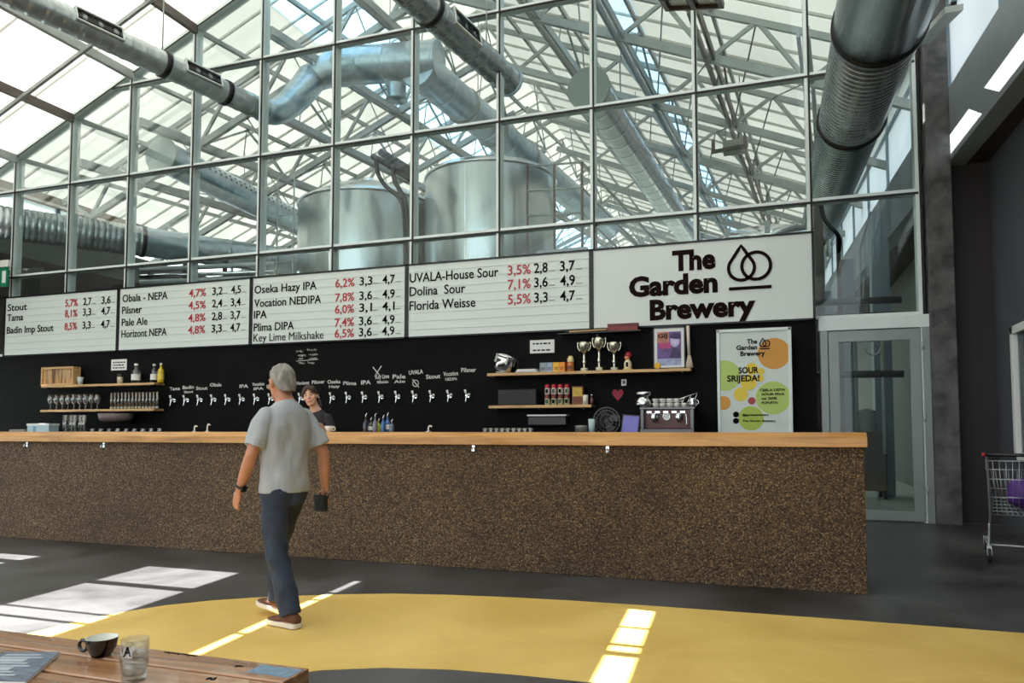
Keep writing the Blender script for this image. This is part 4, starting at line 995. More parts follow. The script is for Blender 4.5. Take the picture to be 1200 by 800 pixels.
MB().box((wx(41, YC) - 0.01, YC - 0.11, ZC + 0.17), (wx(66, YC) + 0.01, YC + 0.13, ZC + 0.215)).build('lid', WHITE, bx, 0.004)
MB().box((wx(48, YC), YC - 0.104, ZC + 0.05), (wx(51, YC), YC - 0.1, ZC + 0.16)).build('printed_stripe', mat('blue_print', (96, 150, 176), 0.5), bx)
tw = MB()
for i in range(4): tw.box((wx(19, YC) + 0.02 * i, YC - 0.12, ZC + 0.025 * i), (wx(40, YC) - 0.015 * i, YC + 0.12, ZC + 0.025 * i + 0.022))
tw = tw.build('napkin_stack', mat('grey_paper', (158, 152, 142), 0.8), None, 0.006); tag(tw, 'low stack of greyish napkins left of the pale carton', 'napkins'); recenter(tw)
dt_ = thing('basin', 'grey brown hanging basin under the lower left shelf', 'basin', (wx(143, 11.3), 11.3, 1.44))
MB().lathe([(0.001, 0), (0.24, 0.0), (0.30, 0.04), (0.33, 0.17), (0.31, 0.17), (0.27, 0.05), (0.001, 0.03)], (wx(143, 11.3), 11.22, 1.44), 28).build('bowl', mat('taupe_plastic', (108, 92, 92), 0.45), dt_)
MB().box((wx(143, 11.3) - 0.05, 11.4, 1.5), (wx(143, 11.3) + 0.05, 11.52, 1.58)).build('bracket', BLACKM, dt_)
# upper right shelf
sh = thing('steel_canister', 'tilted stainless canister with clamps at left end of the upper right shelf', 'canister', (wx(590, YI), YI, ZT))
Mx = Matrix.Translation((wx(588, YI), YI, ZT + 0.02)) @ Matrix.Rotation(0.30, 4, 'Y')
def lm(prof, n, m, nm, par):
    rs = []
    b = MB()
    for r, z in prof: rs.append([Mx @ Vector((r * math.cos(2 * PI * k / n), r * math.sin(2 * PI * k / n) * 0.8, z)) for k in range(n)])
    b.rings(rs, True, True).build(nm, m, par)
lm([(0.12, 0.02), (0.15, 0.04), (0.155, 0.22), (0.15, 0.25)], 28, CHROME, 'canister_body', sh); lm([(0.165, 0.25), (0.165, 0.275), (0.10, 0.31), (0.02, 0.315)], 28, CHROME, 'lid', sh)
for k in range(4):
    a = 2 * PI * k / 4 + 0.5; c = Vector((0.155 * math.cos(a), 0.124 * math.sin(a), 0.2)); b = MB(); b.box(c - Vector((0.016, 0.016, 0.06)), c + Vector((0.016, 0.016, 0.08)), Mx); b.build('clamp', STEEL, sh)
MB().tube([Mx @ Vector((0.12, -0.02, 0.29)), Mx @ Vector((0.24, -0.05, 0.24)), Mx @ Vector((0.26, -0.05, 0.14))], 0.012, 8).build('handle', BLACKM, sh)
MB().lathe([(0.001, 0), (0.1, 0), (0.12, 0.03), (0.001, 0.03)], (wx(588, YI) + 0.02, YI, ZT), 20).build('stand', STEEL, sh)
for i in range(3):
    o = MB().box((wx(606, YI) + 0.015 * i, YI - 0.1, ZT + i * 0.019), (wx(632, YI) - 0.02 * i, YI + 0.1, ZT + i * 0.019 + 0.017)).build('tray', [STEEL, WHITE, WHITE][i], None, 0.004)
    tag(o, ['steel tray at the bottom of the flat stack beside the canister', 'white tray in the middle of the flat stack beside the canister', 'white tray on top of the flat stack beside the canister'][i], 'tray', 'flat trays on the upper right shelf'); recenter(o)
for i, (a, b, c, nm) in enumerate(((634, 641.5, (146, 154, 164), 'grey'), (641.8, 649, (150, 166, 190), 'pale blue'), (649.4, 656.3, (226, 176, 44), 'yellow'), (656.6, 663, (232, 142, 22), 'orange'))):
    t = thing('tea_box', '%s tea box in the row of four on the upper right shelf' % nm, 'box', ((wx(a, YI) + wx(b, YI)) / 2, YI, ZT), 0, 'row of tea boxes')
    MB().box((wx(a, YI), YI - 0.07, ZT), (wx(b, YI), YI + 0.07, ZT + 11 * vs(650))).build('carton_body', mat('tea_%s' % nm.replace(' ', '_'), c, 0.5, 0, 0.1, 20), t, 0.003)
    MB().box((wx(a, YI) + 0.015, YI - 0.073, ZT + 0.03), (wx(b, YI) - 0.015, YI - 0.07, ZT + 0.08)).build('printed_patch', mat('tea_print_%d' % i, tuple(int(v * 0.75) for v in c), 0.5), t)
oj = thing('honey_jar', 'amber jar with pale head shaped lid left of the trophies', 'jar', (wx(668.5, YI), YI, ZT))
MB().lathe([(0.001, 0), (0.055, 0), (0.06, 0.02), (0.058, 0.13), (0.045, 0.155), (0.001, 0.155)], (wx(668.5, YI), YI, ZT), 20).build('jar_body', bmat('amber_honey', (190, 106, 28)), oj)
MB().lathe([(0.05, 0.155), (0.052, 0.2), (0.03, 0.25), (0.001, 0.255)], (wx(668.5, YI), YI, ZT), 20).build('lid', mat('cream_lid', (224, 206, 150), 0.4), oj)
MB().box((wx(668.5, YI) - 0.04, YI - 0.062, ZT + 0.03), (wx(668.5, YI) + 0.04, YI - 0.055, ZT + 0.09)).build('paper_label', mat('brown_label', (96, 50, 24), 0.5), oj)
SILV = mat('pale_gold_metal', (214, 210, 190), 0.2, 0.9)
def trophy(px, hp_, label):
    x = wx(px, YI); h = hp_ * vs(px); t = thing('trophy', label, 'trophy', (x, YI, ZT), 0, 'trophies on the upper right shelf')
    MB().lathe([(0.001, 0), (0.055, 0), (0.055, h * 0.1), (0.045, h * 0.11), (0.001, h * 0.11)], (x, YI, ZT), 4 * 6).build('plinth', mat('cream_marble', (206, 204, 180), 0.3, 0, 0.15, 12), t)
    MB().lathe([(0.04, h * 0.11), (0.016, h * 0.16), (0.02, h * 0.26), (0.034, h * 0.33), (0.018, h * 0.4), (0.024, h * 0.5), (0.016, h * 0.58), (0.03, h * 0.63)], (x, YI, ZT), 16).build('stem', SILV, t)
    MB().lathe([(0.001, h * 0.61), (0.04, h * 0.64), (0.075, h * 0.76), (0.08, h * 0.9), (0.09, h), (0.085, h), (0.072, h * 0.88), (0.03, h * 0.68), (0.001, h * 0.66)], (x, YI, ZT), 24).build('cup', SILV, t)
    for s in (-1, 1): MB().tube(smooth([(x + s * 0.06, YI, ZT + h * 0.70), (x + s * 0.085, YI, ZT + h * 0.74), (x + s * 0.104, YI, ZT + h * 0.86), (x + s * 0.104, YI, ZT + h * 1.0), (x + s * 0.09, YI, ZT + h * 0.96)], 4), 0.008, 8).build('handle', SILV, t)
trophy(684.5, 34, 'two handled trophy cup, left of the three on the shelf'); trophy(702, 39, 'tallest two handled trophy cup, middle of the three on the shelf'); trophy(719.5, 33, 'two handled trophy cup, right of the three on the shelf')
fg = thing('figurine', 'small figurine with red cap and pale body right of the trophies', 'figurine', (wx(735.5, YI), YI, ZT)); x = wx(735.5, YI)
MB().lathe([(0.001, 0), (0.075, 0), (0.075, 0.025), (0.001, 0.025)], (x, YI, ZT), 20).build('base', mat('yellow_base', (214, 186, 110), 0.5), fg)
MB().lathe([(0.05, 0.025), (0.06, 0.07), (0.055, 0.12), (0.03, 0.16), (0.001, 0.165)], (x, YI, ZT), 18).build('body', mat('cream_body', (228, 214, 186), 0.5), fg)
MB().ball((x - 0.006, YI, ZT + 0.2), (0.045, 0.045, 0.05), 16).build('head', mat('orange_face', (226, 142, 96), 0.5), fg)
MB().lathe([(0.056, 0.215), (0.05, 0.25), (0.026, 0.28), (0.001, 0.285)], (x + 0.01, YI, ZT), 18).build('cap', mat('crimson_cap', (150, 18, 44), 0.5), fg)
MB().box((x - 0.02, YI - 0.062, ZT + 0.05), (x + 0.015, YI - 0.05, ZT + 0.12)).build('dark_panel', INK, fg)
# framed purple poster, leaning on the wall
x, x2 = wx(765, 11.3), wx(803, 11.3); h = 49 * vs(784)
pp = thing('picture_frame', 'framed purple portrait poster standing on the upper right shelf', 'picture', ((x + x2) / 2, 11.3, ZT))
f = MB()
for a, b in (((x, 11.3, ZT), (x + 0.018, 11.33, ZT + h)), ((x2 - 0.018, 11.3, ZT), (x2, 11.33, ZT + h)), ((x, 11.3, ZT), (x2, 11.33, ZT + 0.018)), ((x, 11.3, ZT + h - 0.02), (x2, 11.33, ZT + h))): f.box(a, b)
f.build('frame', BLACKM, pp)
MB().box((x + 0.015, 11.312, ZT + 0.015), (x2 - 0.015, 11.325, ZT + h - 0.015)).build('mount', PAPER, pp)
W = x2 - x
def patch(u0, u1, v0, v1, m, nm='printed_area', k=1): MB().box((x + W * u0, 11.312 - 0.0015 * k, ZT + h * v0), (x + W * u1, 11.312, ZT + h * v1)).build(nm, m, pp)
patch(0.13, 0.87, 0.10, 0.88, mat('purple_print', (92, 58, 132), 0.4, 0, 0.5, 5)); patch(0.13, 0.5, 0.62, 0.88, mat('orange_brown_print', (170, 104, 76), 0.4, 0, 0.4, 8), 'printed_area', 2); patch(0.18, 0.55, 0.48, 0.62, mat('magenta_print', (176, 40, 112), 0.4, 0, 0.3, 8), 'printed_area', 3); patch(0.13, 0.87, 0.08, 0.24, mat('pale_blue_print', (150, 160, 196), 0.4, 0, 0.3, 12), 'printed_area', 2)
MB().ball((x + W * 0.68, 11.31, ZT + h * 0.66), (W * 0.15, 0.004, h * 0.15), 18).build('portrait_face', mat('lilac_face', (196, 184, 222), 0.5, 0, 0.3, 14), pp)
MB().ball((x + W * 0.70, 11.31, ZT + h * 0.76), (W * 0.17, 0.005, h * 0.09), 18).build('portrait_hair', mat('dark_violet', (52, 30, 84), 0.5), pp)
MB().prism([(x + W * 0.5, 11.31, ZT + h * 0.26), (x + W * 0.86, 11.31, ZT + h * 0.26), (x + W * 0.82, 11.31, ZT + h * 0.46), (x + W * 0.62, 11.31, ZT + h * 0.5)], (0, -0.004, 0)).build('portrait_shoulder', MATS['dark_violet'], pp)
letter('GIJ', x + W * 0.16, x + W * 0.45, ZT + h * 0.74, h * 0.09, 11.308, INK, pp, 'lettering', 0.03)
MB().ball((x + W * 0.14, 11.3, ZT + 0.05), (0.05, 0.01, 0.05), 12).build('yellow_sticker', mat('yellow_star', (222, 176, 40), 0.5), pp)
MB().bar((x + W / 2, 11.33, ZT), (x + W / 2, 11.45, ZT + h * 0.5), 0.04, 0.01).build('easel_back', BLACKM, pp)
tb_ = thing('spatula', 'tall pale long handled brush leaning at the right end of the upper right shelf', 'brush', (wx(806, 11.25), 11.28, ZT)); xx = wx(807.2, 11.27)
MB().tube([(xx, 11.285, ZT + 0.16), (xx - 0.015, 11.30, ZT + h * 1.0)], [0.02, 0.026], 10).build('handle', mat('pale_wood_handle', (206, 190, 172), 0.5), tb_)
MB().tube([(xx + 0.005, 11.28, ZT), (xx + 0.004, 11.282, ZT + 0.04), (xx, 11.284, ZT + 0.19)], [(0.05, 0.025), (0.055, 0.03), (0.022, 0.02)], 14).build('head', mat('pale_brush_head', (188, 172, 156), 0.7), tb_)
# ledge objects below the brewery sign
pd = MB(); xa, xb = wx(663, 11.35), wx(712, 11.35)
pd_t = thing('wooden_paddle', 'long pale wooden paddle with dark knob on the black ledge', 'paddle', ((xa + xb) / 2, 11.35, 2.815))
MB().tube([(xa, 11.35, 2.835), (xa + 0.12, 11.35, 2.835), (xb, 11.35, 2.84)], [(0.02, 0.018), (0.02, 0.018), (0.06, 0.02)], 12).build('shaft', OAK, pd_t)
MB().ball((xa + 0.03, 11.335, 2.835), 0.03, 12).build('knob', BLACKM, pd_t)
rb = thing('red_box', 'long reddish brown box on the black ledge overlapping the brewery sign', 'box', (wx(730, 11.36), 11.36, 2.815))
MB().box((wx(713, 11.36), 11.31, 2.815), (wx(748, 11.36), 11.41, 2.925)).build('box_body', mat('red_brown_card', (122, 34, 28), 0.5, 0, 0.15, 6), rb, 0.005)
MB().box((wx(713, 11.36) - 0.005, 11.305, 2.89), (wx(748, 11.36) + 0.005, 11.415, 2.928)).build('lid', mat('dark_red_lid', (96, 30, 26), 0.5), rb, 0.004)
# lower right shelf
ZM2 = ZM - 0.02
CW = mat('white_can', (214, 206, 200), 0.3, 0.2, 0.15, 20); CR = mat('red_can_top', (170, 26, 40), 0.35, 0.2); CG = mat('greenish_can', (176, 182, 150), 0.35, 0.2, 0.25, 20)
rows = (('bottom', ZM2, CG), ('top', ZM2 + 0.165, CW))
for rn, z, m in rows:
    for i in range(4):
        xx = wx(641.5 + i * 7.6, YI)
        t = thing('beer_can', '%s can in the %s row of stacked cans on the lower right shelf' % (['leftmost', 'second', 'third', 'rightmost'][i] if i in (0, 3) else ['', 'second from left', 'third from left', ''][i], rn), 'can', (xx, YI, z), 0, 'stacked cans on the lower right shelf')
        MB().lathe([(0.001, 0), (0.038, 0), (0.045, 0.008), (0.045, 0.105)], (xx, YI, z), 18).build('can_body', m, t)
        MB().lathe([(0.0455, 0.105), (0.0455, 0.145), (0.036, 0.16), (0.036, 0.164), (0.001, 0.16)], (xx, YI, z), 18).build('can_top', CR if rn == 'top' else mat('brown_can_top', (104, 40, 36), 0.35, 0.2), t)
        MB().box((xx - 0.022, YI - 0.047, z + 0.03), (xx + 0.018, YI - 0.043, z + 0.09)).build('can_print', INK if (i + (rn == 'top')) % 2 else mat('dark_green_print', (52, 70, 44), 0.5), t)
kb = thing('carton', 'brown and yellow carton at the right of the stacked cans', 'carton', (wx(677.5, YI), YI, ZM2))
MB().box((wx(671, YI), YI - 0.06, ZM2), (wx(684, YI), YI + 0.06, ZM2 + 0.29)).build('carton_body', mat('brown_carton', (112, 62, 34), 0.6, 0, 0.1, 10), kb, 0.004)
MB().box((wx(672, YI), YI - 0.064, ZM2 + 0.13), (wx(683, YI), YI - 0.06, ZM2 + 0.27)).build('yellow_panel', mat('mustard_print', (190, 156, 50), 0.5, 0, 0.2, 14), kb)
o = MB().lathe([(0.001, 0), (0.04, 0), (0.044, 0.15), (0.038, 0.15), (0.03, 0.01), (0.001, 0.01)], (wx(685.8, 11.29), 11.29, ZM2), 18).build('paper_cup', mat('cream_cup', (216, 214, 196), 0.5)); tag(o, 'cream paper cup in front of the brown carton', 'cup'); recenter(o)
bottle(wx(693, YI), YI, ZM2, 0.16, 0.035, bmat('dark_red_bottle', (88, 40, 36)), 'tiny dark red bottle at the right end of the lower right shelf', None, WHITEP)
sb = MB().box((wx(585, 11.4), 11.33, ZM2), (wx(630, 11.4), 11.5, ZM2 + 0.26)).build('speaker_box', mat('dark_grille_cloth', (24, 24, 27), 0.6)); 
bvm = sb.modifiers.new('bevel', 'BEVEL'); bvm.width = 0.02; bvm.segments = 2
tag(sb, 'long black speaker box at left on the lower right shelf', 'speaker'); recenter(sb)
td = thing('towel_dispenser', 'black paper towel dispenser with white top under the lower right shelf', 'dispenser', (wx(641, 11.4), 11.42, 1.35))
MB().box((wx(619, 11.36), 11.34, 1.36), (wx(663, 11.36), 11.52, 1.49)).build('housing', mat('dark_grey_plastic', (52, 52, 54), 0.45), td, 0.012)
MB().box((wx(618, 11.36), 11.33, 1.505), (wx(664, 11.36), 11.52, 1.53)).build('top_plate', WHITE, td, 0.004); MB().box((wx(625, 11.36), 11.4, 1.49), (wx(657, 11.36), 11.5, 1.505)).build('spacer', BLACKM, td)
o = MB().lathe([(0.001, 0), (0.1, 0), (0.1, 0.13), (0.105, 0.15), (0.001, 0.155)], (wx(681, 11.0), 11.0, ZC), 22).build('tin', mat('grey_tin', (150, 146, 136), 0.35, 0.5)); tag(o, 'low grey tin on the back counter left of the fan', 'tin'); recenter(o)
o = MB().lathe([(0.001, 0), (0.045, 0), (0.055, 0.25), (0.048, 0.25), (0.04, 0.01), (0.001, 0.01)], (wx(693, 10.98), 10.98, ZC), 20).build('plastic_cup', mat('pale_aqua_plastic', (176, 200, 200), 0.3)); tag(o, 'pale aqua plastic cup on the back counter beside the fan', 'cup'); recenter(o)
# desk fan
FX, FY, FZ = wx(711, 11.25), 11.25, onY(711, 494, 11.25).z + 0.012
fn = thing('desk_fan', 'round black wire desk fan on the back counter', 'fan', (FX, FY, ZC))
cg = MB()
for R in (0.205, 0.16, 0.10): cg.torus((FX, FY - 0.05, FZ), R, 0.006 if R < 0.2 else 0.009, 36, 6, 'Y')
for k in range(20): a = 2 * PI * k / 20; cg.tube([(FX + 0.03 * math.cos(a), FY - 0.075, FZ + 0.03 * math.sin(a)), (FX + 0.15 * math.cos(a), FY - 0.07, FZ + 0.15 * math.sin(a)), (FX + 0.205 * math.cos(a), FY - 0.05, FZ + 0.205 * math.sin(a))], 0.003, 5)
cg.build('wire_guard', mat('grey_wire', (104, 100, 100), 0.4, 0.5), fn)
for k in range(4):
    a = PI / 2 * k + 0.4; b = MB(); pts = []
    for (r, w_) in ((0.02, -0.02), (0.17, -0.08), (0.19, 0.0), (0.15, 0.07), (0.02, 0.03)): pts.append((FX + r * math.cos(a) - w_ * math.sin(a), FY - 0.03 + w_ * 0.25, FZ + r * math.sin(a) + w_ * math.cos(a)))
    b.prism(pts, (0, 0.006, 0)); b.build('blade', mat('dark_smoky_blade', (44, 34, 40), 0.35), fn)
MB().tube([(FX, FY - 0.08, FZ), (FX, FY - 0.02, FZ), (FX, FY + 0.1, FZ)], [0.03, 0.045, 0.05], 16).build('motor', BLACKP, fn); MB().tube([(FX, FY + 0.06, ZC), (FX, FY + 0.06, FZ)], 0.016, 10).build('stand', BLACKP, fn); MB().lathe([(0.001, 0), (0.11, 0), (0.1, 0.02), (0.001, 0.025)], (FX, FY + 0.03, ZC), 24).build('base', BLACKP, fn)
# tablet till
xa, xb = wx(726, 10.85), wx(747, 10.85)
tt = thing('tablet', 'tablet till with violet screen on the back counter', 'tablet', ((xa + xb) / 2, 10.85, ZC))
Mt = Matrix.Translation(((xa + xb) / 2, 10.85, ZC + 0.02)) @ Matrix.Rotation(0.08, 4, 'Y') @ Matrix.Rotation(-0.25, 4, 'X')
W2 = (xb - xa) / 2
b = MB(); b.box((-W2, 0, 0), (W2, 0.02, 0.30), Mt); b.build('casing', BLACKP, tt, 0.005)
b = MB(); b.box((-W2 + 0.02, -0.003, 0.025), (W2 - 0.02, 0.0, 0.28), Mt)
scm = mat('violet_screen', (86, 84, 150), 0.25, 0, 0.25, 4); scm.node_tree.nodes['Principled BSDF'].inputs['Emission Color'].default_value = lin((96, 92, 168)); scm.node_tree.nodes['Principled BSDF'].inputs['Emission Strength'].default_value = 0.25
b.build('screen', scm, tt); MB().box(((xa + xb) / 2 - 0.1, 10.83, ZC), ((xa + xb) / 2 + 0.1, 10.95, ZC + 0.02)).build('stand', BLACKP, tt)
# red heart and switch on the wall
hx, hz_ = onY(724, 462, 11.5).x, onY(724, 462, 11.5).z; pts = []
for i in range(36):
    a = 2 * PI * i / 36; pts.append((hx + 0.0058 * 16 * math.sin(a) ** 3 * 0.95, 11.5, hz_ + 0.0066 * (13 * math.cos(a) - 5 * math.cos(2 * a) - 2 * math.cos(3 * a) - math.cos(4 * a))))
ho = MB().prism(pts, (0, 0.019, 0)).build('heart_ornament', mat('crimson_felt', (150, 24, 52), 0.6), None, 0.006); tag(ho, 'red heart ornament on the black wall above the fan', 'ornament'); recenter(ho)
swx, swz = onY(731, 448, 11.5).x, onY(731, 448, 11.5).z
sw_ = thing('light_switch', 'small white wall switch above the red heart', 'switch', (swx, 11.51, swz))
MB().box((swx - 0.04, 11.505, swz - 0.05), (swx + 0.04, 11.519, swz + 0.05)).build('plate', WHITEP, sw_, 0.003); MB().box((swx - 0.018, 11.498, swz - 0.022), (swx + 0.02, 11.506, swz + 0.03)).build('rocker', mat('dark_switch', (60, 60, 60), 0.4), sw_, 0.002)
# espresso machine
DCH = mat('dark_chrome', (96, 94, 96), 0.25, 0.8)
ea, eb = wx(751, 10.95), wx(812, 10.95); em = thing('espresso_machine', 'chrome two group espresso machine on the right back counter', 'coffee machine', ((ea + eb) / 2, 11.1, ZC)); EZ = onY(780, 477, 10.95).z
MB().box((ea, 10.98, ZC + 0.1), (eb, 11.42, EZ - 0.02)).build('body', mat('dark_red_brown_panel', (84, 44, 42), 0.3, 0.2, 0.1, 4), em, 0.012)
MB().box((ea - 0.02, 10.90, EZ - 0.03), (eb + 0.02, 11.44, EZ)).build('cup_tray', DCH, em, 0.004)
MB().box((ea - 0.01, 10.84, ZC + 0.04), (eb + 0.01, 11.40, ZC + 0.1)).build('drip_tray', DCH, em, 0.006)
for xx in (ea + 0.02, eb - 0.02): MB().box((xx - 0.025, 10.88, ZC + 0.1), (xx + 0.025, 11.0, EZ - 0.03))  .build('side_panel', DCH, em, 0.006)
for u in (0.25, 0.72):
    xx = ea + (eb - ea) * u
    gh = MB().lathe([(0.05, 0.0), (0.055, 0.05), (0.045, 0.09), (0.001, 0.09)], (xx, 10.92, ZC + 0.24), 20).build('group_head', CHROME, em)
    MB().tube([(xx, 10.9, ZC + 0.23), (xx + 0.02, 10.74, ZC + 0.21)], [0.016, 0.02], 10).build('portafilter_handle', BLACKP, gh)
MB().torus((ea + (eb - ea) * 0.48, 10.965, ZC + 0.28), 0.05, 0.01, 24, 8, 'Y').build('pressure_gauge', CHROME, em); MB().tube([(ea + (eb - ea) * 0.48, 10.98, ZC + 0.28), (ea + (eb - ea) * 0.48, 10.968, ZC + 0.28)], 0.045, 20).build('gauge_face', WHITE, em)
MB().tube(smooth([(eb - 0.12, 10.93, ZC + 0.32), (eb - 0.1, 10.86, ZC + 0.3), (eb - 0.09, 10.85, ZC + 0.14)], 4), 0.008, 8).build('steam_wand', CHROME, em)
for xx in (ea + 0.06, eb - 0.06):
    for yy in (10.95, 11.35): MB().tube([(xx, yy, ZC), (xx, yy, ZC + 0.06)], 0.025, 12).build('foot', BLACKP, em)
for u in (0.1, 0.26, 0.42, 0.58, 0.74): MB().box((ea + (eb - ea) * u, 10.955, ZC + 0.33), (ea + (eb - ea) * u + 0.07, 10.98, ZC + 0.36)).build('button_row', CHROME, em)
gx = wx(750, 11.1)
gd = thing('coffee_grinder', 'round chrome coffee grinder standing on the left of the espresso machine', 'grinder', (gx + 0.05, 11.1, EZ))
MB().lathe([(0.001, 0), (0.11, 0), (0.13, 0.04), (0.12, 0.12), (0.07, 0.15), (0.11, 0.17), (0.13, 0.2), (0.12, 0.235), (0.001, 0.24)], (gx + 0.05, 11.1, EZ), 24).build('body', CHROME, gd); MB().lathe([(0.135, 0.185), (0.135, 0.2)], (gx + 0.05, 11.1, EZ), 24).build('dark_band', BLACKP, gd)
CUPM = mat('white_china', (222, 222, 216), 0.25)
def cup_prof(s=1.0): return [(0.001, 0), (0.026 * s, 0), (0.03 * s, 0.006 * s), (0.044 * s, 0.035 * s), (0.048 * s, 0.062 * s), (0.045 * s, 0.062 * s), (0.04 * s, 0.035 * s), (0.026 * s, 0.01 * s), (0.001, 0.008 * s)]
ci = 0
for r_ in range(2):
    for i in range(5):
        xx = ea + 0.19 + i * 0.105; z = EZ + r_ * 0.066
        if r_ == 1 and i > 3: continue
        t = thing('coffee_cup', 'white cup warming on the espresso machine, %s in the %s layer' % (['first', 'second', 'third', 'fourth', 'last'][i], ['bottom', 'top'][r_]), 'cup', (xx, 11.05, z), 0, 'cups on the espresso machine')
        MB().lathe(cup_prof(), (xx, 11.05, z), 18).build('bowl', CUPM, t); MB().torus((xx + 0.05, 11.05, z + 0.032), 0.018, 0.005, 14, 6, 'Y').build('handle', CUPM, t)
mp_ = thing('milk_jug', 'steel milk jug on the right of the espresso machine top', 'jug', (eb - 0.02, 11.02, EZ))
MB().lathe([(0.001, 0), (0.055, 0), (0.06, 0.05), (0.045, 0.11), (0.05, 0.13), (0.045, 0.13), (0.04, 0.1), (0.001, 0.02)], (eb - 0.02, 11.02, EZ), 20).build('jug_body', CHROME, mp_); MB().torus((eb + 0.03, 11.02, EZ + 0.07), 0.032, 0.006, 16, 6, 'Y', None, -PI / 2, PI / 2).build('handle', CHROME, mp_)
bg_ = thing('bag_clip', 'slanted steel drying rack behind the milk jug', 'rack', (eb - 0.2, 11.3, EZ))
for i in range(5): MB().tube([(eb - 0.42 + i * 0.09, 11.3, EZ), (eb - 0.34 + i * 0.09, 11.3, EZ + 0.1 + 0.03 * i)], 0.008, 6).build('wire', CHROME, bg_)
MB().tube([(eb - 0.44, 11.3, EZ + 0.06), (eb + 0.02, 11.3, EZ + 0.22)], 0.01, 8).build('rail', CHROME, bg_)

# ================================================================== BEER TAPS AND CHALK
TAPX0, TAPX1 = onY(203, 462, 11.48).x, onY(548, 462, 11.48).x
NT = 20; TZ = 1.86
names = ['Tama', 'Badin', 'Stout', 'Obala', '', 'IPA', 'Vocation', 'Dolina', '', 'Horizont', 'Pilsner', 'Oseka', 'Plima', 'IPA', 'Key Lime', 'Pale', 'UVALA', 'Stout', 'Vocation', 'Pilsner']
sub = {1: 'Stout', 14: 'Milkshake', 15: 'Ale', 18: 'NEDIPA', 6: 'IPA', 11: 'Hazy'}
CHALK = mat('white_chalk', (214, 214, 210), 0.9)
tp = None
for i in range(NT):
    x = TAPX0 + (TAPX1 - TAPX0) * i / (NT - 1)
    lab = 'chrome beer tap with white handle on the black wall, %s from the left' % ORD[i]
    if tp is None:
        tp = thing('beer_tap', lab, 'beer tap', (x, 11.52, TZ), 0, 'beer taps on the black wall')
        MB().tube([(0, 0, 0), (0, -0.012, 0)], 0.04, 16).build('flange', CHROME, tp, 0, True)
        MB().tube([(0, 0, 0), (0, -0.09, 0), (0, -0.13, 0)], [0.016, 0.016, 0.022], 12).build('shank', CHROME, tp, 0, True)
        MB().tube([(0, -0.11, 0.03), (0, -0.115, -0.03), (-0.005, -0.135, -0.11), (-0.005, -0.14, -0.17)], [0.022, 0.02, 0.015, 0.013], 12).build('spout', CHROME, tp, 0, True)
        MB().tube([(0, -0.115, 0.03), (-0.02, -0.12, 0.07), (-0.03, -0.12, 0.12)], [0.012, 0.02, 0.024], 12).build('handle', WHITEP, tp, 0, True)
        MB().tube([(0.01, -0.115, 0.0), (0.05, -0.12, 0.02), (0.075, -0.12, 0.035)], [0.012, 0.018, 0.024], 12).build('flow_lever', WHITEP, tp, 0, True)
        tp.scale = (0.8, 0.8, 0.8)
    else: dup(tp, (x, 11.52, TZ), lab)
    dz = (0, 0.02, 0.0, 0.06, 0, 0.02, 0.05, 0, 0, 0.05, 0.06, 0.06, 0.03, 0.03, 0.12, 0.12, 0.18, 0.1, 0.14, 0.2)[i]
    s = names[i]; wd = min(0.27, 0.055 * len(s) + 0.03)
    if s: letter(s, x - wd / 2, x + wd / 2, 2.06 + dz, 0.062 if i < 13 else 0.07, 11.519, CHALK, back, 'chalk_lettering', 0.015, random.uniform(-0.04, 0.06), 0.003)
    if i in sub: letter(sub[i], x - 0.1, x + 0.12, 1.98 + dz, 0.048, 11.519, CHALK, back, 'chalk_lettering', 0.012, 0.03, 0.003)
def stroke(pts, nm='chalk_mark', r=0.009): MB().tube([(onY(a, b, 11.518).x, 11.518, onY(a, b, 11.518).z) for a, b in pts], [(r, 0.003)] * len(pts), 6, (1, 0, 0.3)).build(nm, CHALK, back)
stroke([(437, 430), (446, 441)]); stroke([(447, 428.5), (439, 441)])
MB().torus((onY(487, 449, 11.518).x, 11.518, onY(487, 449, 11.518).z), 0.055, 0.007, 24, 6, 'Y').build('chalk_mark', CHALK, back); stroke([(483.5, 444.5), (491, 454)])
random.seed(11)
for yy, a, b in ((411.5, 347, 355), (410, 360, 371), (416.5, 349, 357), (415.5, 362, 372), (420.5, 350, 355), (420, 362, 371), (425.5, 350, 357), (425, 361, 368)):   # illegible chalk note
    x = a
    while x < b: w_ = random.uniform(1.0, 1.8); stroke([(x, yy + random.uniform(-1.6, 0)), (x + w_ * 0.5, yy + random.uniform(0.6, 1.8)), (x + w_, yy + random.uniform(-1.6, 0))], 'chalk_mark', 0.006); x += w_ + 0.2
stroke([(347, 423), (373, 421)], 'chalk_mark', 0.006)

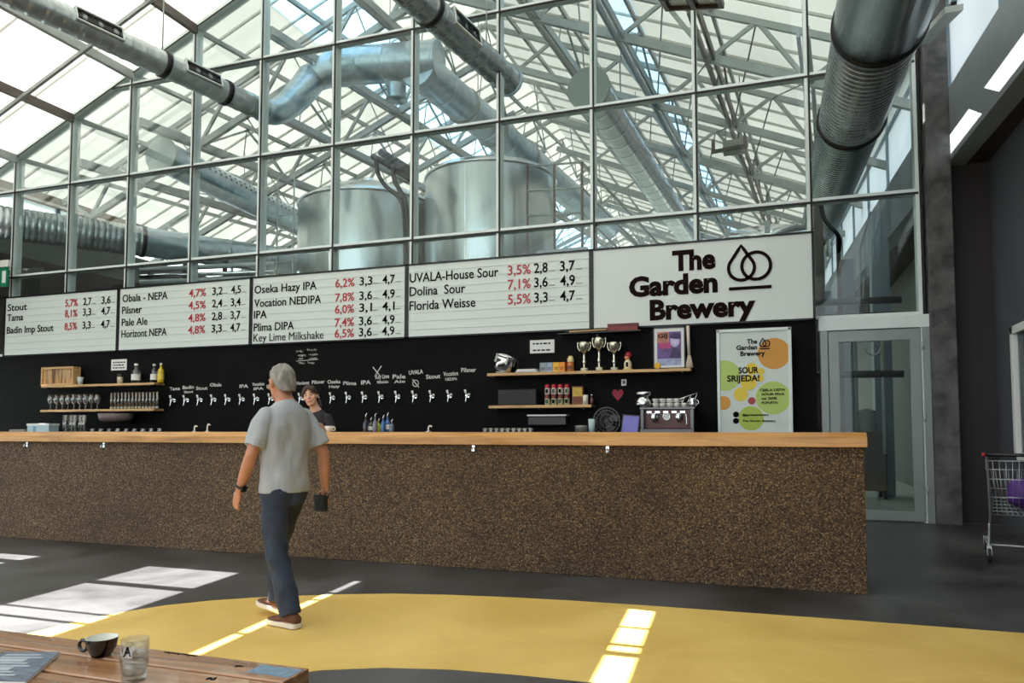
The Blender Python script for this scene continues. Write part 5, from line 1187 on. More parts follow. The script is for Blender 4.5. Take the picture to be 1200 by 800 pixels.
# ================================================================== ON THE BAR
ZB = 1.262
for i, (px, pt, m, nm) in enumerate(((428.5, 484, bmat('navy_glass', (34, 40, 62)), 'dark navy'), (434.5, 489, CLEARB, 'clear'), (439.5, 484, bmat('grey_glass', (110, 112, 126)), 'grey'), (443.5, 490, bmat('lime_glass', (176, 190, 60)), 'lime yellow'), (449, 486, bmat('blue_glass', (48, 92, 150)), 'blue'), (454, 483, bmat('bright_blue_glass', (60, 110, 176)), 'bright blue'), (459, 491, bmat('steel_blue_glass', (84, 100, 120)), 'steel blue'))):
    y = 6.85 + 0.06 * (i % 2); x = onY(px, 500, y).x; h = (onY(px, pt, y).z - ZB) / 1.2
    bottle(x, y, ZB, h, 0.026, m, '%s bottle with metal pourer in the cluster on the bar' % nm, 'bottles on the bar', BLACKP, PAPER if i in (1, 5) else None, True)
def small_spout(px, pt, label):
    y = 7.0; x = onY(px, 500, y).x; h = onY(px, pt, y).z - ZB
    t = thing('bar_spout', label, 'spout', (x, y, ZB))
    MB().lathe([(0.001, 0), (0.03, 0), (0.03, 0.008), (0.001, 0.01)], (x, y, ZB), 16).build('base', CHROME, t)
    MB().tube(smooth([(x, y, ZB), (x, y, ZB + h * 0.7), (x + 0.012, y, ZB + h), (x + 0.04, y, ZB + h * 0.9)], 4), 0.008, 8).build('neck', WHITEP, t)
small_spout(502, 499, 'small white swan neck spout on the bar right of the bottle cluster'); small_spout(243, 497, 'small white spout on the bar left of the walking man'); small_spout(228, 499, 'thin white spout at left on the bar, left of the other spout')

# ================================================================== PEOPLE
def remeshed(mb, name, m, parent, voxel, smooth_it=2, wrinkle=0.0, wscale=9.0, seed=0, stretch=(1, 1, 0.5), zfade=False):
    me = bpy.data.meshes.new('tmp'); me.from_pydata([tuple(v) for v in mb.v], [], mb.f); me.update()
    bm = bmesh.new(); bm.from_mesh(me); bmesh.ops.remove_doubles(bm, verts=bm.verts, dist=1e-5); bmesh.ops.recalc_face_normals(bm, faces=bm.faces); bm.to_mesh(me); bm.free()
    ob = bpy.data.objects.new('tmp', me); COL.objects.link(ob)
    r = ob.modifiers.new('r', 'REMESH'); r.mode = 'VOXEL'; r.voxel_size = voxel; r.use_smooth_shade = True
    s = ob.modifiers.new('s', 'SMOOTH'); s.iterations = smooth_it; s.factor = 0.5
    dg = bpy.context.evaluated_depsgraph_get(); dg.update()
    out = bpy.data.meshes.new_from_object(ob.evaluated_get(dg))
    bpy.data.objects.remove(ob); bpy.data.meshes.remove(me)
    if wrinkle:
        ns = [v.normal.copy() for v in out.vertices]
        for v, n in zip(out.vertices, ns):
            p = Vector((v.co.x * stretch[0], v.co.y * stretch[1], v.co.z * stretch[2])) * wscale + Vector((seed, seed * 0.7, 0))
            h = noise.noise(p) + 0.5 * noise.noise(p * 2.3)
            v.co += n * (wrinkle * h * (max(0.0, min(1.0, (1.40 - v.co.z) / 0.08, 0.35 + (v.co.z - 0.87) / 0.08)) if zfade else 1.0))
    for p in out.polygons: p.use_smooth = True
    out.materials.clear(); out.materials.append(m); out.name = name
    o = bpy.data.objects.new(name, out); COL.objects.link(o); o.parent = parent
    return o
def finger(mb, base, d, curl_n, L, r):
    """three bent phalanges from base along d, curling about towards curl_n"""
    d = Vector(d).normalized(); c = Vector(curl_n).normalized(); pts = [Vector(base)]
    for k, (l, a) in enumerate(((0.45, 0.25), (0.32, 0.6), (0.23, 0.95))):
        dd = (d * math.cos(a) + c * math.sin(a)).normalized(); pts.append(pts[-1] + dd * L * l)
    mb.tube(pts, [r, r * 0.95, r * 0.85, r * 0.7], 8); mb.ball(pts[-1], r * 0.7, 8)
def hand(mb, wrist, d, palm_n, thumb_s, s=1.0):
    """wrist point, direction of the hand, normal out of the palm, side vector towards the thumb"""
    w, d, n, t = Vector(wrist), Vector(d).normalized(), Vector(palm_n).normalized(), Vector(thumb_s).normalized()
    L = 0.095 * s
    mb.tube([w - d * 0.02, w + d * 0.02 * s, w + d * 0.06 * s, w + d * L], [(0.026 * s, 0.022 * s), (0.03 * s, 0.019 * s), (0.041 * s, 0.016 * s), (0.040 * s, 0.012 * s)], 12, t)
    for off, l in ((0.031, 0.072), (0.011, 0.080), (-0.010, 0.074), (-0.030, 0.058)):
        finger(mb, w + d * (L - 0.012) + t * off * s, d, n, l * s, 0.0088 * s)
    b = w + d * 0.03 * s + t * 0.026 * s
    mb.tube([b, b + (d * 0.6 + t * 0.7 + n * 0.3).normalized() * 0.036 * s, b + (d * 0.6 + t * 0.7 + n * 0.3).normalized() * 0.036 * s + (d * 0.9 + t * 0.1 + n * 0.4).normalized() * 0.038 * s], [0.0125 * s, 0.0115 * s, 0.008 * s], 8)
def limb(mb, pts, rad, n=14): mb.tube(pts, rad, n, (1, 0, 0)); [mb.ball(p, (r if not isinstance(r, tuple) else min(r)) * 0.98, 10) for p, r in list(zip(pts, rad))[1:-1]]
def head_shape(mb, c, M, s=1.0):
    """skull, jaw, nose, brow, ears round the centre c; M turns it; face towards +y"""
    def P(x, y, z): return (M @ Vector((x * s, y * s, z * s))) + c
    rs = []
    for z, rx, ry, oy in ((-0.118, 0.022, 0.022, 0.055), (-0.108, 0.040, 0.046, 0.042), (-0.085, 0.054, 0.066, 0.025), (-0.055, 0.064, 0.080, 0.012), (-0.02, 0.071, 0.092, 0.0), (0.02, 0.076, 0.098, -0.004), (0.06, 0.074, 0.096, -0.008), (0.09, 0.062, 0.080, -0.010), (0.112, 0.038, 0.05, -0.010), (0.120, 0.010, 0.012, -0.010)):
        rs.append([P(rx * math.cos(2 * PI * k / 20), oy + ry * math.sin(2 * PI * k / 20), z) for k in range(20)])
    mb.rings(rs)
    mb.tube([P(0, 0.088, 0.012), P(0, 0.102, -0.012), P(0, 0.112, -0.030)], [0.008 * s, 0.011 * s, 0.014 * s], 8)
    for sx in (-1, 1):
        mb.ball(P(sx * 0.010, 0.102, -0.033), 0.009 * s, 8)
        mb.tube([P(sx * 0.012, 0.090, 0.026), P(sx * 0.034, 0.086, 0.030), P(sx * 0.055, 0.066, 0.024)], 0.008 * s, 8)
        mb.ball(P(sx * 0.048, 0.062, -0.022), 0.022 * s, 10)
        mb.ball(P(sx * 0.083, -0.006, -0.006), (0.013 * s, 0.020 * s, 0.032 * s), 10, M.to_3x3())
    mb.tube([P(-0.022, 0.088, -0.062), P(0, 0.096, -0.060), P(0.022, 0.088, -0.062)], 0.008 * s, 8); mb.tube([P(-0.018, 0.086, -0.072), P(0, 0.093, -0.073), P(0.018, 0.086, -0.072)], 0.008 * s, 8)
    return P
def face_parts(P, s, parent, eyecol, lipcol, browcol):
    for sx in (-1, 1):
        e = MB().ball(P(sx * 0.031, 0.079, 0.006), 0.0105 * s, 12).build('eye', mat('eye_white', (224, 220, 214), 0.25), parent, 0, True)
        MB().ball(P(sx * 0.031, 0.0845, 0.006), 0.0072 * s, 10).build('iris', eyecol, e, 0, True)
        MB().tube([P(sx * 0.014, 0.096, 0.030), P(sx * 0.034, 0.093, 0.036), P(sx * 0.056, 0.073, 0.030)], 0.0045 * s, 6).build('eyebrow', browcol, parent, 0, True)
    MB().tube([P(-0.022, 0.0915, -0.064), P(-0.01, 0.0995, -0.063), P(0, 0.101, -0.065), P(0.01, 0.0995, -0.063), P(0.022, 0.0915, -0.064)], 0.0055 * s, 8).build('lips', lipcol, parent, 0, True)

SKIN = mat('sunned_skin', (186, 128, 98), 0.5, 0, 0.08, 14); SKINW = mat('fair_skin', (214, 168, 144), 0.5, 0, 0.06, 14)
# ---------------- walking man, seen from behind
man = thing('person', 'person walking past the bar in grey t-shirt, blue jeans and brown trainers', 'person', (-3.13, 4.27, 0), math.radians(75))
hipL, hipR = Vector((-0.085, -0.005, 0.90)), Vector((0.085, 0.005, 0.90))
kneeL, ankL = Vector((-0.085, -0.03, 0.49)), Vector((-0.075, -0.17, 0.095))
kneeR, ankR = Vector((0.085, 0.16, 0.50)), Vector((0.075, 0.14, 0.125))
shL, shR = Vector((-0.172, 0.0, 1.375)), Vector((0.172, 0.0, 1.375))
elL, wrL = Vector((-0.245, 0.03, 1.12)), Vector((-0.245, 0.15, 0.885))
elR, wrR = Vector((0.262, -0.085, 1.125)), Vector((0.30, -0.065, 0.88))
hc = Vector((0, 0.045, 1.605)); MH = Matrix.Rotation(math.radians(-8), 4, 'Z') @ Matrix.Rotation(math.radians(-6), 4, 'X')
b = MB()
b.tube([(0, 0, 0.84), (0, 0, 0.93), (0, 0.0, 1.04), (0, 0.005, 1.18), (0, 0.0, 1.32), (0, -0.005, 1.40), (0, 0.0, 1.455), (0, 0.02, 1.50), (0, 0.035, 1.55)], [(0.14, 0.10), (0.165, 0.11), (0.150, 0.10), (0.165, 0.108), (0.178, 0.11), (0.15, 0.088), (0.085, 0.066), (0.058, 0.058), (0.055, 0.056)], 20, (1, 0, 0))
for sh_, el, wr in ((shL, elL, wrL), (shR, elR, wrR)): limb(b, [sh_, (sh_ + el) / 2, el, el + (wr - el) * 0.35, wr], [0.046, 0.046, 0.040, 0.041, 0.027])
for hp_2, kn, an in ((hipL, kneeL, ankL), (hipR, kneeR, ankR)): limb(b, [hp_2, (hp_2 + kn) / 2, kn, kn + (an - kn) * 0.3, an], [0.085, 0.07, 0.053, 0.054, 0.036])
for an in (ankL, ankR): b.tube([an + Vector((0, -0.05, -0.05)), an + Vector((0, 0.03, -0.05)), an + Vector((0, 0.12, -0.065))], [(0.03, 0.03), (0.036, 0.035), (0.03, 0.016)], 10, (1, 0, 0))
hand(b, wrL, (wrL - elL) + Vector((0, 0, -0.06)), (1, 0.15, -0.1), (0.1, 1, 0.3)); hand(b, wrR, (wrR - elR) + Vector((0, 0, -0.05)), (-1, 0.15, 0), (0.1, 1, 0.25))
PM = head_shape(b, hc, MH)
remeshed(b, 'body', SKIN, man, 0.0058, 2)
face_parts(PM, 1, man, mat('brown_iris', (52, 40, 32), 0.2), mat('muted_lips', (160, 96, 84), 0.5), mat('grey_brow', (110, 104, 98), 0.8))
# grey cropped hair: cap over the skull, lower at the nape
def haircap(P, name, m, parent, front, side, nape, thick, seed, amp=0.006):
    rs = []; n = 40; rows = 14
    for i in range(rows + 1):
        ring = []
        for k in range(n):
            a = 2 * PI * k / n; fy = math.sin(a)           # +1 face, -1 nape
            lo = (side + (front - side) * max(0, fy) ** 0.8) if fy > 0 else (side + (nape - side) * min(1, (-fy) * 1.6))
            th0 = math.asin(max(-0.98, min(0.98, lo / 0.125))); th = th0 + (PI / 2 - 0.02 - th0) * i / rows
            z = 0.129 * math.sin(th); cr = math.cos(th) if th > 0 else 1 - 0.10 * (1 - math.cos(th)) * 4
            t = thick * (0.35 + 0.65 * min(1, i / 3))
            cr = cr ** 0.8 if th > 0 else cr
            ring.append(P((0.079 + t) * cr * math.cos(a), -0.006 + (0.101 + t) * cr * math.sin(a), z * (1 + t * 3)))
        rs.append(ring)
    mb = MB(); mb.rings(rs)
    # inner surface to give the hair thickness
    o = mb.build(name, m, parent, 0, True)
    ns = [v.normal.copy() for v in o.data.vertices]
    for v, nn in zip(o.data.vertices, ns): v.co += nn * amp * noise.noise(v.co * 45 + Vector((seed, 0, 0)))
    return o
GREYH = mat('grey_hair', (142, 138, 132), 0.8, 0, 0.45, 30, bump=0.6, bscale=120, stretch=(1, 1, 0.3))
haircap(PM, 'hair', GREYH, man, 0.070, 0.022, -0.068, 0.008, 3)
b = MB()
b.tube([(0, 0.0, 0.862), (0, 0, 0.90), (0, 0.0, 1.04), (0, 0.005, 1.18), (0, 0.0, 1.32), (0, -0.005, 1.40), (0, 0.0, 1.44), (0, 0.01, 1.478)], [(0.186, 0.132), (0.186, 0.132), (0.176, 0.124), (0.184, 0.126), (0.196, 0.126), (0.172, 0.106), (0.118, 0.084), (0.066, 0.066)], 24, (1, 0, 0))
for sh_, el in ((shL, elL), (shR, elR)):
    d = el - sh_; limb(b, [sh_ + Vector((-0.07 * (1 if sh_.x > 0 else -1), 0, 0.018)), sh_ + Vector((-0.015 * (1 if sh_.x > 0 else -1), 0, 0.004)), sh_ + d * 0.22, sh_ + d * 0.5, sh_ + d * 0.80], [0.050, 0.060, 0.067, 0.070, 0.074], 16)
SHIRT = mat('grey_cotton', (166, 170, 175), 0.85, 0, 0.05, 12, bump=0.15, bscale=160)
remeshed(b, 't_shirt', SHIRT, man, 0.0085, 2, 0.014, 7.5, 4.0, (1.2, 1.2, 0.55), True)
b = MB()
b.tube([(0, 0.0, 0.78), (0, 0, 0.86), (0, 0, 0.93), (0, 0, 0.96)], [(0.14, 0.115), (0.174, 0.130), (0.172, 0.120), (0.165, 0.112)], 20, (1, 0, 0))
for hp_2, kn, an in ((hipL, kneeL, ankL), (hipR, kneeR, ankR)): limb(b, [hp_2 + Vector((0, 0, -0.02)), (hp_2 + kn) / 2, kn, kn + (an - kn) * 0.45, an + (an - kn) * 0.04], [0.098, 0.088, 0.073, 0.070, 0.068], 16)
DENIM = mat('blue_denim', (42, 52, 70), 0.85, 0, 0.45, 6, bump=0.2, bscale=200)
jeans = remeshed(b, 'jeans', DENIM, man, 0.0085, 2, 0.013, 11.0, 9.0, (1, 1, 0.8))
from mathutils.bvhtree import BVHTree
bvh = BVHTree.FromPolygons([v.co for v in jeans.data.vertices], [p.vertices for p in jeans.data.polygons])
for sx in (-1, 1):
    g_ = []; nn_ = 8
    for i in range(nn_ + 1):
        for j in range(nn_ + 1):
            v_ = j / nn_; w_ = 0.052 - 0.006 * (1 - v_); p0 = Vector((sx * 0.083 + (i / nn_ * 2 - 1) * w_, -0.4, 0.735 + 0.125 * v_ - (0.014 * (1 - abs(i / nn_ * 2 - 1)) * (1 - v_))))
            h_ = bvh.ray_cast(p0, Vector((0, 1, 0)))
            g_.append((h_[0] if h_[0] else p0) + Vector((0, -0.003, 0)))
    MB().add(g_, [(i * (nn_ + 1) + j, (i + 1) * (nn_ + 1) + j, (i + 1) * (nn_ + 1) + j + 1, i * (nn_ + 1) + j + 1) for i in range(nn_) for j in range(nn_)], True).build('back_pocket', mat('dark_denim', (40, 50, 70), 0.85), jeans, 0, True)
SHOE = mat('brown_suede', (96, 58, 40), 0.8, 0, 0.15, 12); SOLE = mat('white_rubber_sole', (216, 208, 196), 0.6)
def shoe(an, pitch, parent, up, sole):
    M = Matrix.Translation(an + Vector((0, 0, -0.088))) @ Matrix.Rotation(pitch, 4, 'X')
    rs, so = [], []
    for y, wd, h in ((-0.085, 0.020, 0.045), (-0.075, 0.034, 0.078), (-0.04, 0.040, 0.100), (0.0, 0.041, 0.098), (0.05, 0.044, 0.076), (0.10, 0.050, 0.058), (0.15, 0.048, 0.050), (0.185, 0.036, 0.042), (0.20, 0.016, 0.030)):
        rs.append([M @ Vector((wd * math.cos(2 * PI * k / 20), y, 0.022 + (h - 0.022) * (0.5 + 0.5 * math.sin(2 * PI * k / 20)) if True else 0)) for k in range(20)])
        so.append([M @ Vector(((wd + 0.004) * cx_, y * 1.03, z)) for cx_, z in ((-1, 0), (1, 0), (1.03, 0.014), (1.0, 0.03), (-1.0, 0.03), (-1.03, 0.014))])
    o = MB().rings(rs).build('trainer', up, parent, 0, True)
    MB().rings(so, True, True, False).build('sole', sole, o, 0.003, True)
    lc = MB()
    for i in range(4): lc.tube([M @ Vector((-0.02, 0.03 + i * 0.022, 0.090 - i * 0.009)), M @ Vector((0, 0.034 + i * 0.022, 0.094 - i * 0.010)), M @ Vector((0.02, 0.03 + i * 0.022, 0.090 - i * 0.009))], 0.004, 6)
    lc.build('laces', mat('tan_laces', (168, 132, 100), 0.8), o, 0, True)
shoe(ankL, 0.0, man, SHOE, SOLE); shoe(ankR, 0.12, man, SHOE, SOLE)
dw = (wrL - elL).normalized(); Mw = Matrix.Translation(wrL - dw * 0.03) @ dw.to_track_quat('Z', 'X').to_matrix().to_4x4()
wt = MB()
wt.torus((0, 0, 0), 0.033, 0.009, 24, 8, 'Z'); wt.v = [Mw @ v for v in wt.v]
wt = wt.build('watch_strap', BLACKP, man, 0, True)
cs = MB(); cs.box((-0.048, -0.02, -0.02), (-0.034, 0.02, 0.02), Mw); cs.build('watch_case', BLACKM, wt, 0.003, True)
# dark pouch in the right hand
dR_ = (wrR - elR + Vector((0, 0, -0.05))).normalized(); Rm = man.rotation_euler.to_matrix()
pc = wrR + dR_ * 0.10 + Vector((-0.034, 0.01, -0.01)); pw = Rm @ pc + Vector(man.location)
pz = thing('pouch', 'black leather pouch held in the hand of the walking person', 'pouch', tuple(pw), math.radians(75))
MB().box((-0.020, -0.055, -0.06), (0.020, 0.055, 0.055)).build('case', mat('black_leather', (22, 20, 20), 0.55, 0, 0.2, 20, bump=0.3), pz, 0.012, True)
MB().box((-0.023, -0.05, 0.01), (-0.014, 0.05, 0.058)).build('flap', mat('dark_leather', (34, 30, 29), 0.5), pz, 0.003, True); MB().torus((0, -0.055, 0.05), 0.022, 0.004, 16, 6, 'X').build('wrist_loop', BLACKP, pz, 0, True)

# ---------------- barkeeper behind the counter
wy = 7.33; wxx = onY(366.5, 464, wy)
wm = thing('person', 'person with tied brown hair and black t-shirt standing behind the bar', 'person', (wxx.x + 0.05, wy, 0), math.radians(193))
HS = onY(366, 464, wy).z / 1.615      # stature from the picture
def S(x, y, z): return Vector((x, y, z * HS))
hcw = S(0.05, 0.06, 1.612); MW = Matrix.Rotation(math.radians(8), 4, 'Z') @ Matrix.Rotation(math.radians(14), 4, 'Y')
b = MB()
b.tube([S(0, 0, 0.84), S(0, 0, 0.93), S(0, 0, 1.06), S(0, 0.005, 1.2), S(0, 0, 1.32), S(0, -0.005, 1.40), S(0.005, 0.0, 1.445), S(0.018, 0.022, 1.50), S(0.035, 0.045, 1.56)], [(0.16, 0.11), (0.17, 0.115), (0.125, 0.09), (0.14, 0.10), (0.155, 0.10), (0.13, 0.08), (0.075, 0.06), (0.05, 0.05), (0.048, 0.05)], 20, (1, 0, 0))
wsL, wsR = S(-0.150, 0, 1.362), S(0.150, 0, 1.362)
weL, wwL = S(-0.215, 0.03, 1.12), Vector((-0.13, 0.225, 1.345)); weR, wwR = S(0.22, 0.0, 1.11), Vector((0.235, 0.03, 0.96))
for sh_, el, wr in ((wsL, weL, wwL), (wsR, weR, wwR)): limb(b, [sh_, (sh_ + el) / 2, el, el + (wr - el) * 0.35, wr], [0.048, 0.040, 0.035, 0.034, 0.023])
for sx in (-1, 1):
    limb(b, [S(sx * 0.085, 0, 0.9), S(sx * 0.085, 0.01, 0.68), S(sx * 0.085, 0.01, 0.48), S(sx * 0.08, -0.01, 0.3), S(sx * 0.08, -0.02, 0.08)], [0.086, 0.072, 0.052, 0.05, 0.035])
    b.tube([Vector((sx * 0.08, -0.06, 0.05)), Vector((sx * 0.08, 0.03, 0.05)), Vector((sx * 0.08, 0.15, 0.03))], [(0.03, 0.035), (0.036, 0.04), (0.03, 0.02)], 10, (1, 0, 0))
hand(b, wwL, Vector((0.15, 0.55, 0.1)), (0.3, -0.1, -1), (1, -0.2, 0.1), 0.92); hand(b, wwR, Vector((0.02, 0.15, -1)), (-1, 0.1, 0), (0.05, 1, 0.2), 0.92)
PW = head_shape(b, hcw, MW, 0.97)
remeshed(b, 'body', SKINW, wm, 0.006, 2)
DKH = mat('dark_brown_hair', (58, 40, 32), 0.55, 0, 0.4, 30, bump=0.4, bscale=90)
face_parts(PW, 0.97, wm, mat('dark_iris', (46, 36, 30), 0.2), mat('rose_lips', (172, 86, 84), 0.4), mat('dark_brow', (56, 40, 34), 0.8))
hr = haircap(PW, 'hair', DKH, wm, 0.084, 0.024, -0.065, 0.013, 5, 0.003)
for sx in (-1, 1):
    MB().tube(smooth([PW(sx * 0.004, 0.080, 0.098), PW(sx * 0.030, 0.086, 0.075), PW(sx * 0.062, 0.064, 0.045), PW(sx * 0.083, 0.02, 0.022), PW(sx * 0.082, -0.035, 0.0), PW(sx * 0.05, -0.09, -0.02)], 4), [(0.008, 0.006)] + [(0.020, 0.013)] * 19 + [(0.01, 0.01)], 10).build('hair_sweep', DKH, hr, 0, True)
MB().tube(smooth([PW(0, -0.10, 0.0), PW(-0.03, -0.13, -0.04), PW(-0.05, -0.125, -0.10), PW(-0.055, -0.11, -0.16)], 4), [0.03] * 4 + [0.036] * 4 + [0.03] * 4 + [0.012], 12).build('ponytail', DKH, hr, 0, True)
b = MB()
b.tube([S(0, 0, 0.86), S(0, 0, 0.95), S(0, 0, 1.06), S(0, 0.005, 1.2), S(0, 0, 1.32), S(0, -0.005, 1.40), S(0.004, 0, 1.435), S(0.008, 0.01, 1.455)], [(0.185, 0.135), (0.18, 0.13), (0.15, 0.115), (0.158, 0.12), (0.168, 0.116), (0.145, 0.094), (0.095, 0.075), (0.07, 0.062)], 24, (1, 0, 0))
for sh_, el in ((wsL, weL), (wsR, weR)):
    d = el - sh_; limb(b, [sh_ + Vector((-0.07 * (1 if sh_.x > 0 else -1), 0, 0.018)), sh_ + Vector((-0.012 * (1 if sh_.x > 0 else -1), 0, 0.006)), sh_ + d * 0.22, sh_ + d * 0.5, sh_ + d * 0.8], [0.050, 0.061, 0.062, 0.061, 0.064], 16)
ts_ = remeshed(b, 't_shirt', mat('charcoal_cotton', (38, 36, 39), 0.85, 0, 0.1, 12), wm, 0.0085, 3, 0.007, 8, 2.0, (1.2, 1.2, 0.6))
pm_ = MB()
for i in range(5): pm_.tube([S(-0.05 + i * 0.025, 0.128, 1.23 + 0.01 * (i % 2)), S(-0.04 + i * 0.025, 0.129, 1.26), S(-0.03 + i * 0.025, 0.128, 1.235)], 0.005, 6)
pm_.build('chest_print', mat('pale_print', (150, 156, 138), 0.7), ts_, 0, True)
b = MB()
b.tube([S(0, 0, 0.78), S(0, 0, 0.87), S(0, 0, 0.95)], [(0.15, 0.11), (0.178, 0.125), (0.165, 0.115)], 20, (1, 0, 0))
for sx in (-1, 1): limb(b, [S(sx * 0.085, 0, 0.88), S(sx * 0.085, 0.01, 0.68), S(sx * 0.085, 0.01, 0.48), S(sx * 0.08, -0.01, 0.3), S(sx * 0.08, -0.02, 0.1)], [0.095, 0.083, 0.066, 0.062, 0.058], 16)
remeshed(b, 'trousers', mat('black_cotton', (26, 26, 29), 0.85), wm, 0.009, 2, 0.006, 9, 1.0)
for sx in (-1, 1): shoe(Vector((sx * 0.08, -0.02, 0.09)), 0, wm, BLACKP, mat('black_sole', (30, 30, 30), 0.6))
# white cup she steadies on the bar
cxp = onY(386, 503, 6.98)
wc = thing('coffee_cup', 'white cup on the bar in front of the barkeeper', 'cup', (cxp.x, 6.98, ZB))
MB().lathe(cup_prof(1.05), (cxp.x, 6.98, ZB), 20).build('bowl', CUPM, wc); MB().torus((cxp.x + 0.052, 6.98, ZB + 0.034), 0.02, 0.005, 14, 6, 'Y').build('handle', CUPM, wc)

# ================================================================== SHOPPING CART
ct = thing('shopping_cart', 'wire shopping cart with black handle bar at the right edge', 'shopping cart', (2.27, 8.55, 0), math.radians(-8))
def cm(x, y, z): return Vector((x, y, z))
W0, W1 = 0.275, 0.20         # half widths at handle and nose; handle at y -0.19, nose to +y
yh, yn = -0.10, 0.72
top_h, top_n, bot_h, bot_n = 0.98, 0.86, 0.44, 0.56
def corner(u, v): # u 0..1 handle to nose, v 0..1 bottom to top ; returns y,z,halfwidth
    yb, yt = yh + 0.16 + (yn - yh - 0.22) * u, yh + (yn - yh) * u
    zb, zt = bot_h + (bot_n - bot_h) * u, top_h + (top_n - top_h) * u
    wb, wt_ = (W0 - 0.05) + (W1 - W0) * u, W0 + (W1 - W0) * u
    return yb + (yt - yb) * v, zb + (zt - zb) * v, wb + (wt_ - wb) * v
WIRE = mat('zinc_wire', (176, 182, 186), 0.3, 0.8)
def side_pts(u, v, s): y, z, w_ = corner(u, v); return cm(s * w_, y, z)
for nm, s in (('left', -1), ('right', 1)):
    m = MB()
    for i in range(15): u = i / 14; m.tube([side_pts(u, 0, s), side_pts(u, 1, s)], 0.0035, 5)
    for v in (0, 0.25, 0.5, 0.75, 1): m.tube([side_pts(0, v, s), side_pts(1, v, s)], 0.006 if v in (0, 1) else 0.004, 6)
    m.build('basket_side', WIRE, ct, 0, True)
for nm, u in (('back', 0), ('front', 1)):
    m = MB()
    for i in range(11): t = -1 + 2 * i / 10; y0_, z0_, w0_ = corner(u, 0); y1_, z1_, w1_ = corner(u, 1); m.tube([cm(t * w0_, y0_, z0_), cm(t * w1_, y1_, z1_)], 0.0035, 5)
    for v in (0, 0.33, 0.66, 1): m.tube([side_pts(u, v, -1), side_pts(u, v, 1)], 0.005, 6)
    m.build('basket_gate' if u == 0 else 'basket_front', WIRE, ct, 0, True)
m = MB()
for i in range(11): t = -1 + 2 * i / 10; y0_, z0_, w0_ = corner(0, 0); y1_, z1_, w1_ = corner(1, 0); m.tube([cm(t * w0_, y0_, z0_), cm(t * w1_, y1_, z1_)], 0.0035, 5)
for u in (0, 0.2, 0.4, 0.6, 0.8, 1): m.tube([side_pts(u, 0, -1), side_pts(u, 0, 1)], 0.005, 6)
m.build('basket_floor', WIRE, ct, 0, True)
hb = MB().tube([cm(-W0 - 0.01, yh - 0.06, 1.04), cm(W0 + 0.01, yh - 0.06, 1.04)], 0.017, 14).build('handle', BLACKP, ct, 0, True)
for s in (-1, 1): MB().tube([cm(s * (W0 + 0.01), yh - 0.06, 1.04), cm(s * (W0 + 0.035), yh - 0.06, 1.04)], 0.02, 14).build('handle_cap', mat('red_cap', (178, 30, 40), 0.4), hb, 0, True)
for s in (-1, 1):
    MB().tube(smooth([cm(s * W0, yh - 0.06, 1.03), cm(s * (W0 - 0.01), yh, 0.95), cm(s * (W0 - 0.035), yh + 0.15, 0.46), cm(s * (W0 - 0.03), yh + 0.22, 0.34), cm(s * (W0 - 0.02), yh + 0.12, 0.26), cm(s * W0, yh - 0.02, 0.15)], 5), 0.011, 8).build('frame_tube', WIRE, ct, 0, True)
    MB().tube([cm(s * W0, yh - 0.02, 0.15), cm(s * (W1 + 0.03), yn, 0.13)], 0.012, 8).build('frame_tube', WIRE, ct, 0, True)
    for (x, y) in ((s * W0, yh - 0.02), (s * (W1 + 0.03), yn)):
        fk = MB(); fk.bar((x - 0.018, y, 0.15), (x - 0.018, y - 0.03, 0.06), 0.004, 0.03, (0, 1, 0)); fk.bar((x + 0.018, y, 0.15), (x + 0.018, y - 0.03, 0.06), 0.004, 0.03, (0, 1, 0)); fk.box((x - 0.02, y - 0.02, 0.13), (x + 0.02, y + 0.02, 0.145))
        f_ = fk.build('caster_fork', WIRE, ct, 0, True)
        MB().tube([(x - 0.014, y - 0.03, 0.062), (x + 0.014, y - 0.03, 0.062)], 0.062, 20).build('wheel', mat('dark_rubber', (36, 32, 32), 0.6), f_, 0, True)
MB().tube([cm(-W0, yh - 0.0, 0.16), cm(W0, yh - 0.0, 0.16)], 0.009, 8).build('cross_tube', WIRE, ct, 0, True)
Rc = ct.rotation_euler.to_matrix(); bl = Rc @ Vector((0.06, 0.30, 0.50)) + Vector(ct.location)
bgm = MB(); bgm.ball((0, 0, 0.14), (0.14, 0.17, 0.15), 18)
bgo = bgm.build('bag', mat('purple_nylon', (84, 44, 130), 0.5, 0, 0.2, 8), None)
for v in bgo.data.vertices: v.co += v.normal * 0.03 * noise.noise(v.co * 9)
bgo.location = bl; tag(bgo, 'purple bag lying in the shopping cart', 'bag')

# ================================================================== TABLE IN THE FOREGROUND
TY = 1.445; TXR = -0.985
tbl = thing('wooden_table', 'brown plank table with dark gaps in the left foreground', 'table', (-2.2, 1.1, 0))
yk = [TY, TY - 0.105, TY - 0.215, TY - 0.335, TY - 0.455, TY - 0.58, TY - 0.70]
for i in range(6):
    MB().box((-3.4, yk[i + 1] + 0.011, 0.712), (TXR + 0.004 * (i % 2), yk[i], 0.75)).build('plank', TABLEW, tbl, 0.003)
MB().box((-3.3, yk[-1] + 0.05, 0.64), (TXR - 0.06, yk[0] - 0.05, 0.69)).build('under_frame', BLACKM, tbl)
for x in (-3.2, TXR - 0.18):
    MB().box((x - 0.03, yk[-1] + 0.02, 0.66), (x + 0.03, yk[0] - 0.02, 0.712)).build('batten', BLACKM, tbl)
    for y in (yk[0] - 0.1, yk[-1] + 0.1): MB().box((x - 0.035, y - 0.035, 0), (x + 0.035, y + 0.035, 0.66)).build('leg', BLACKM, tbl, 0.004)
p = onZ(325, 787.5, 0.75)
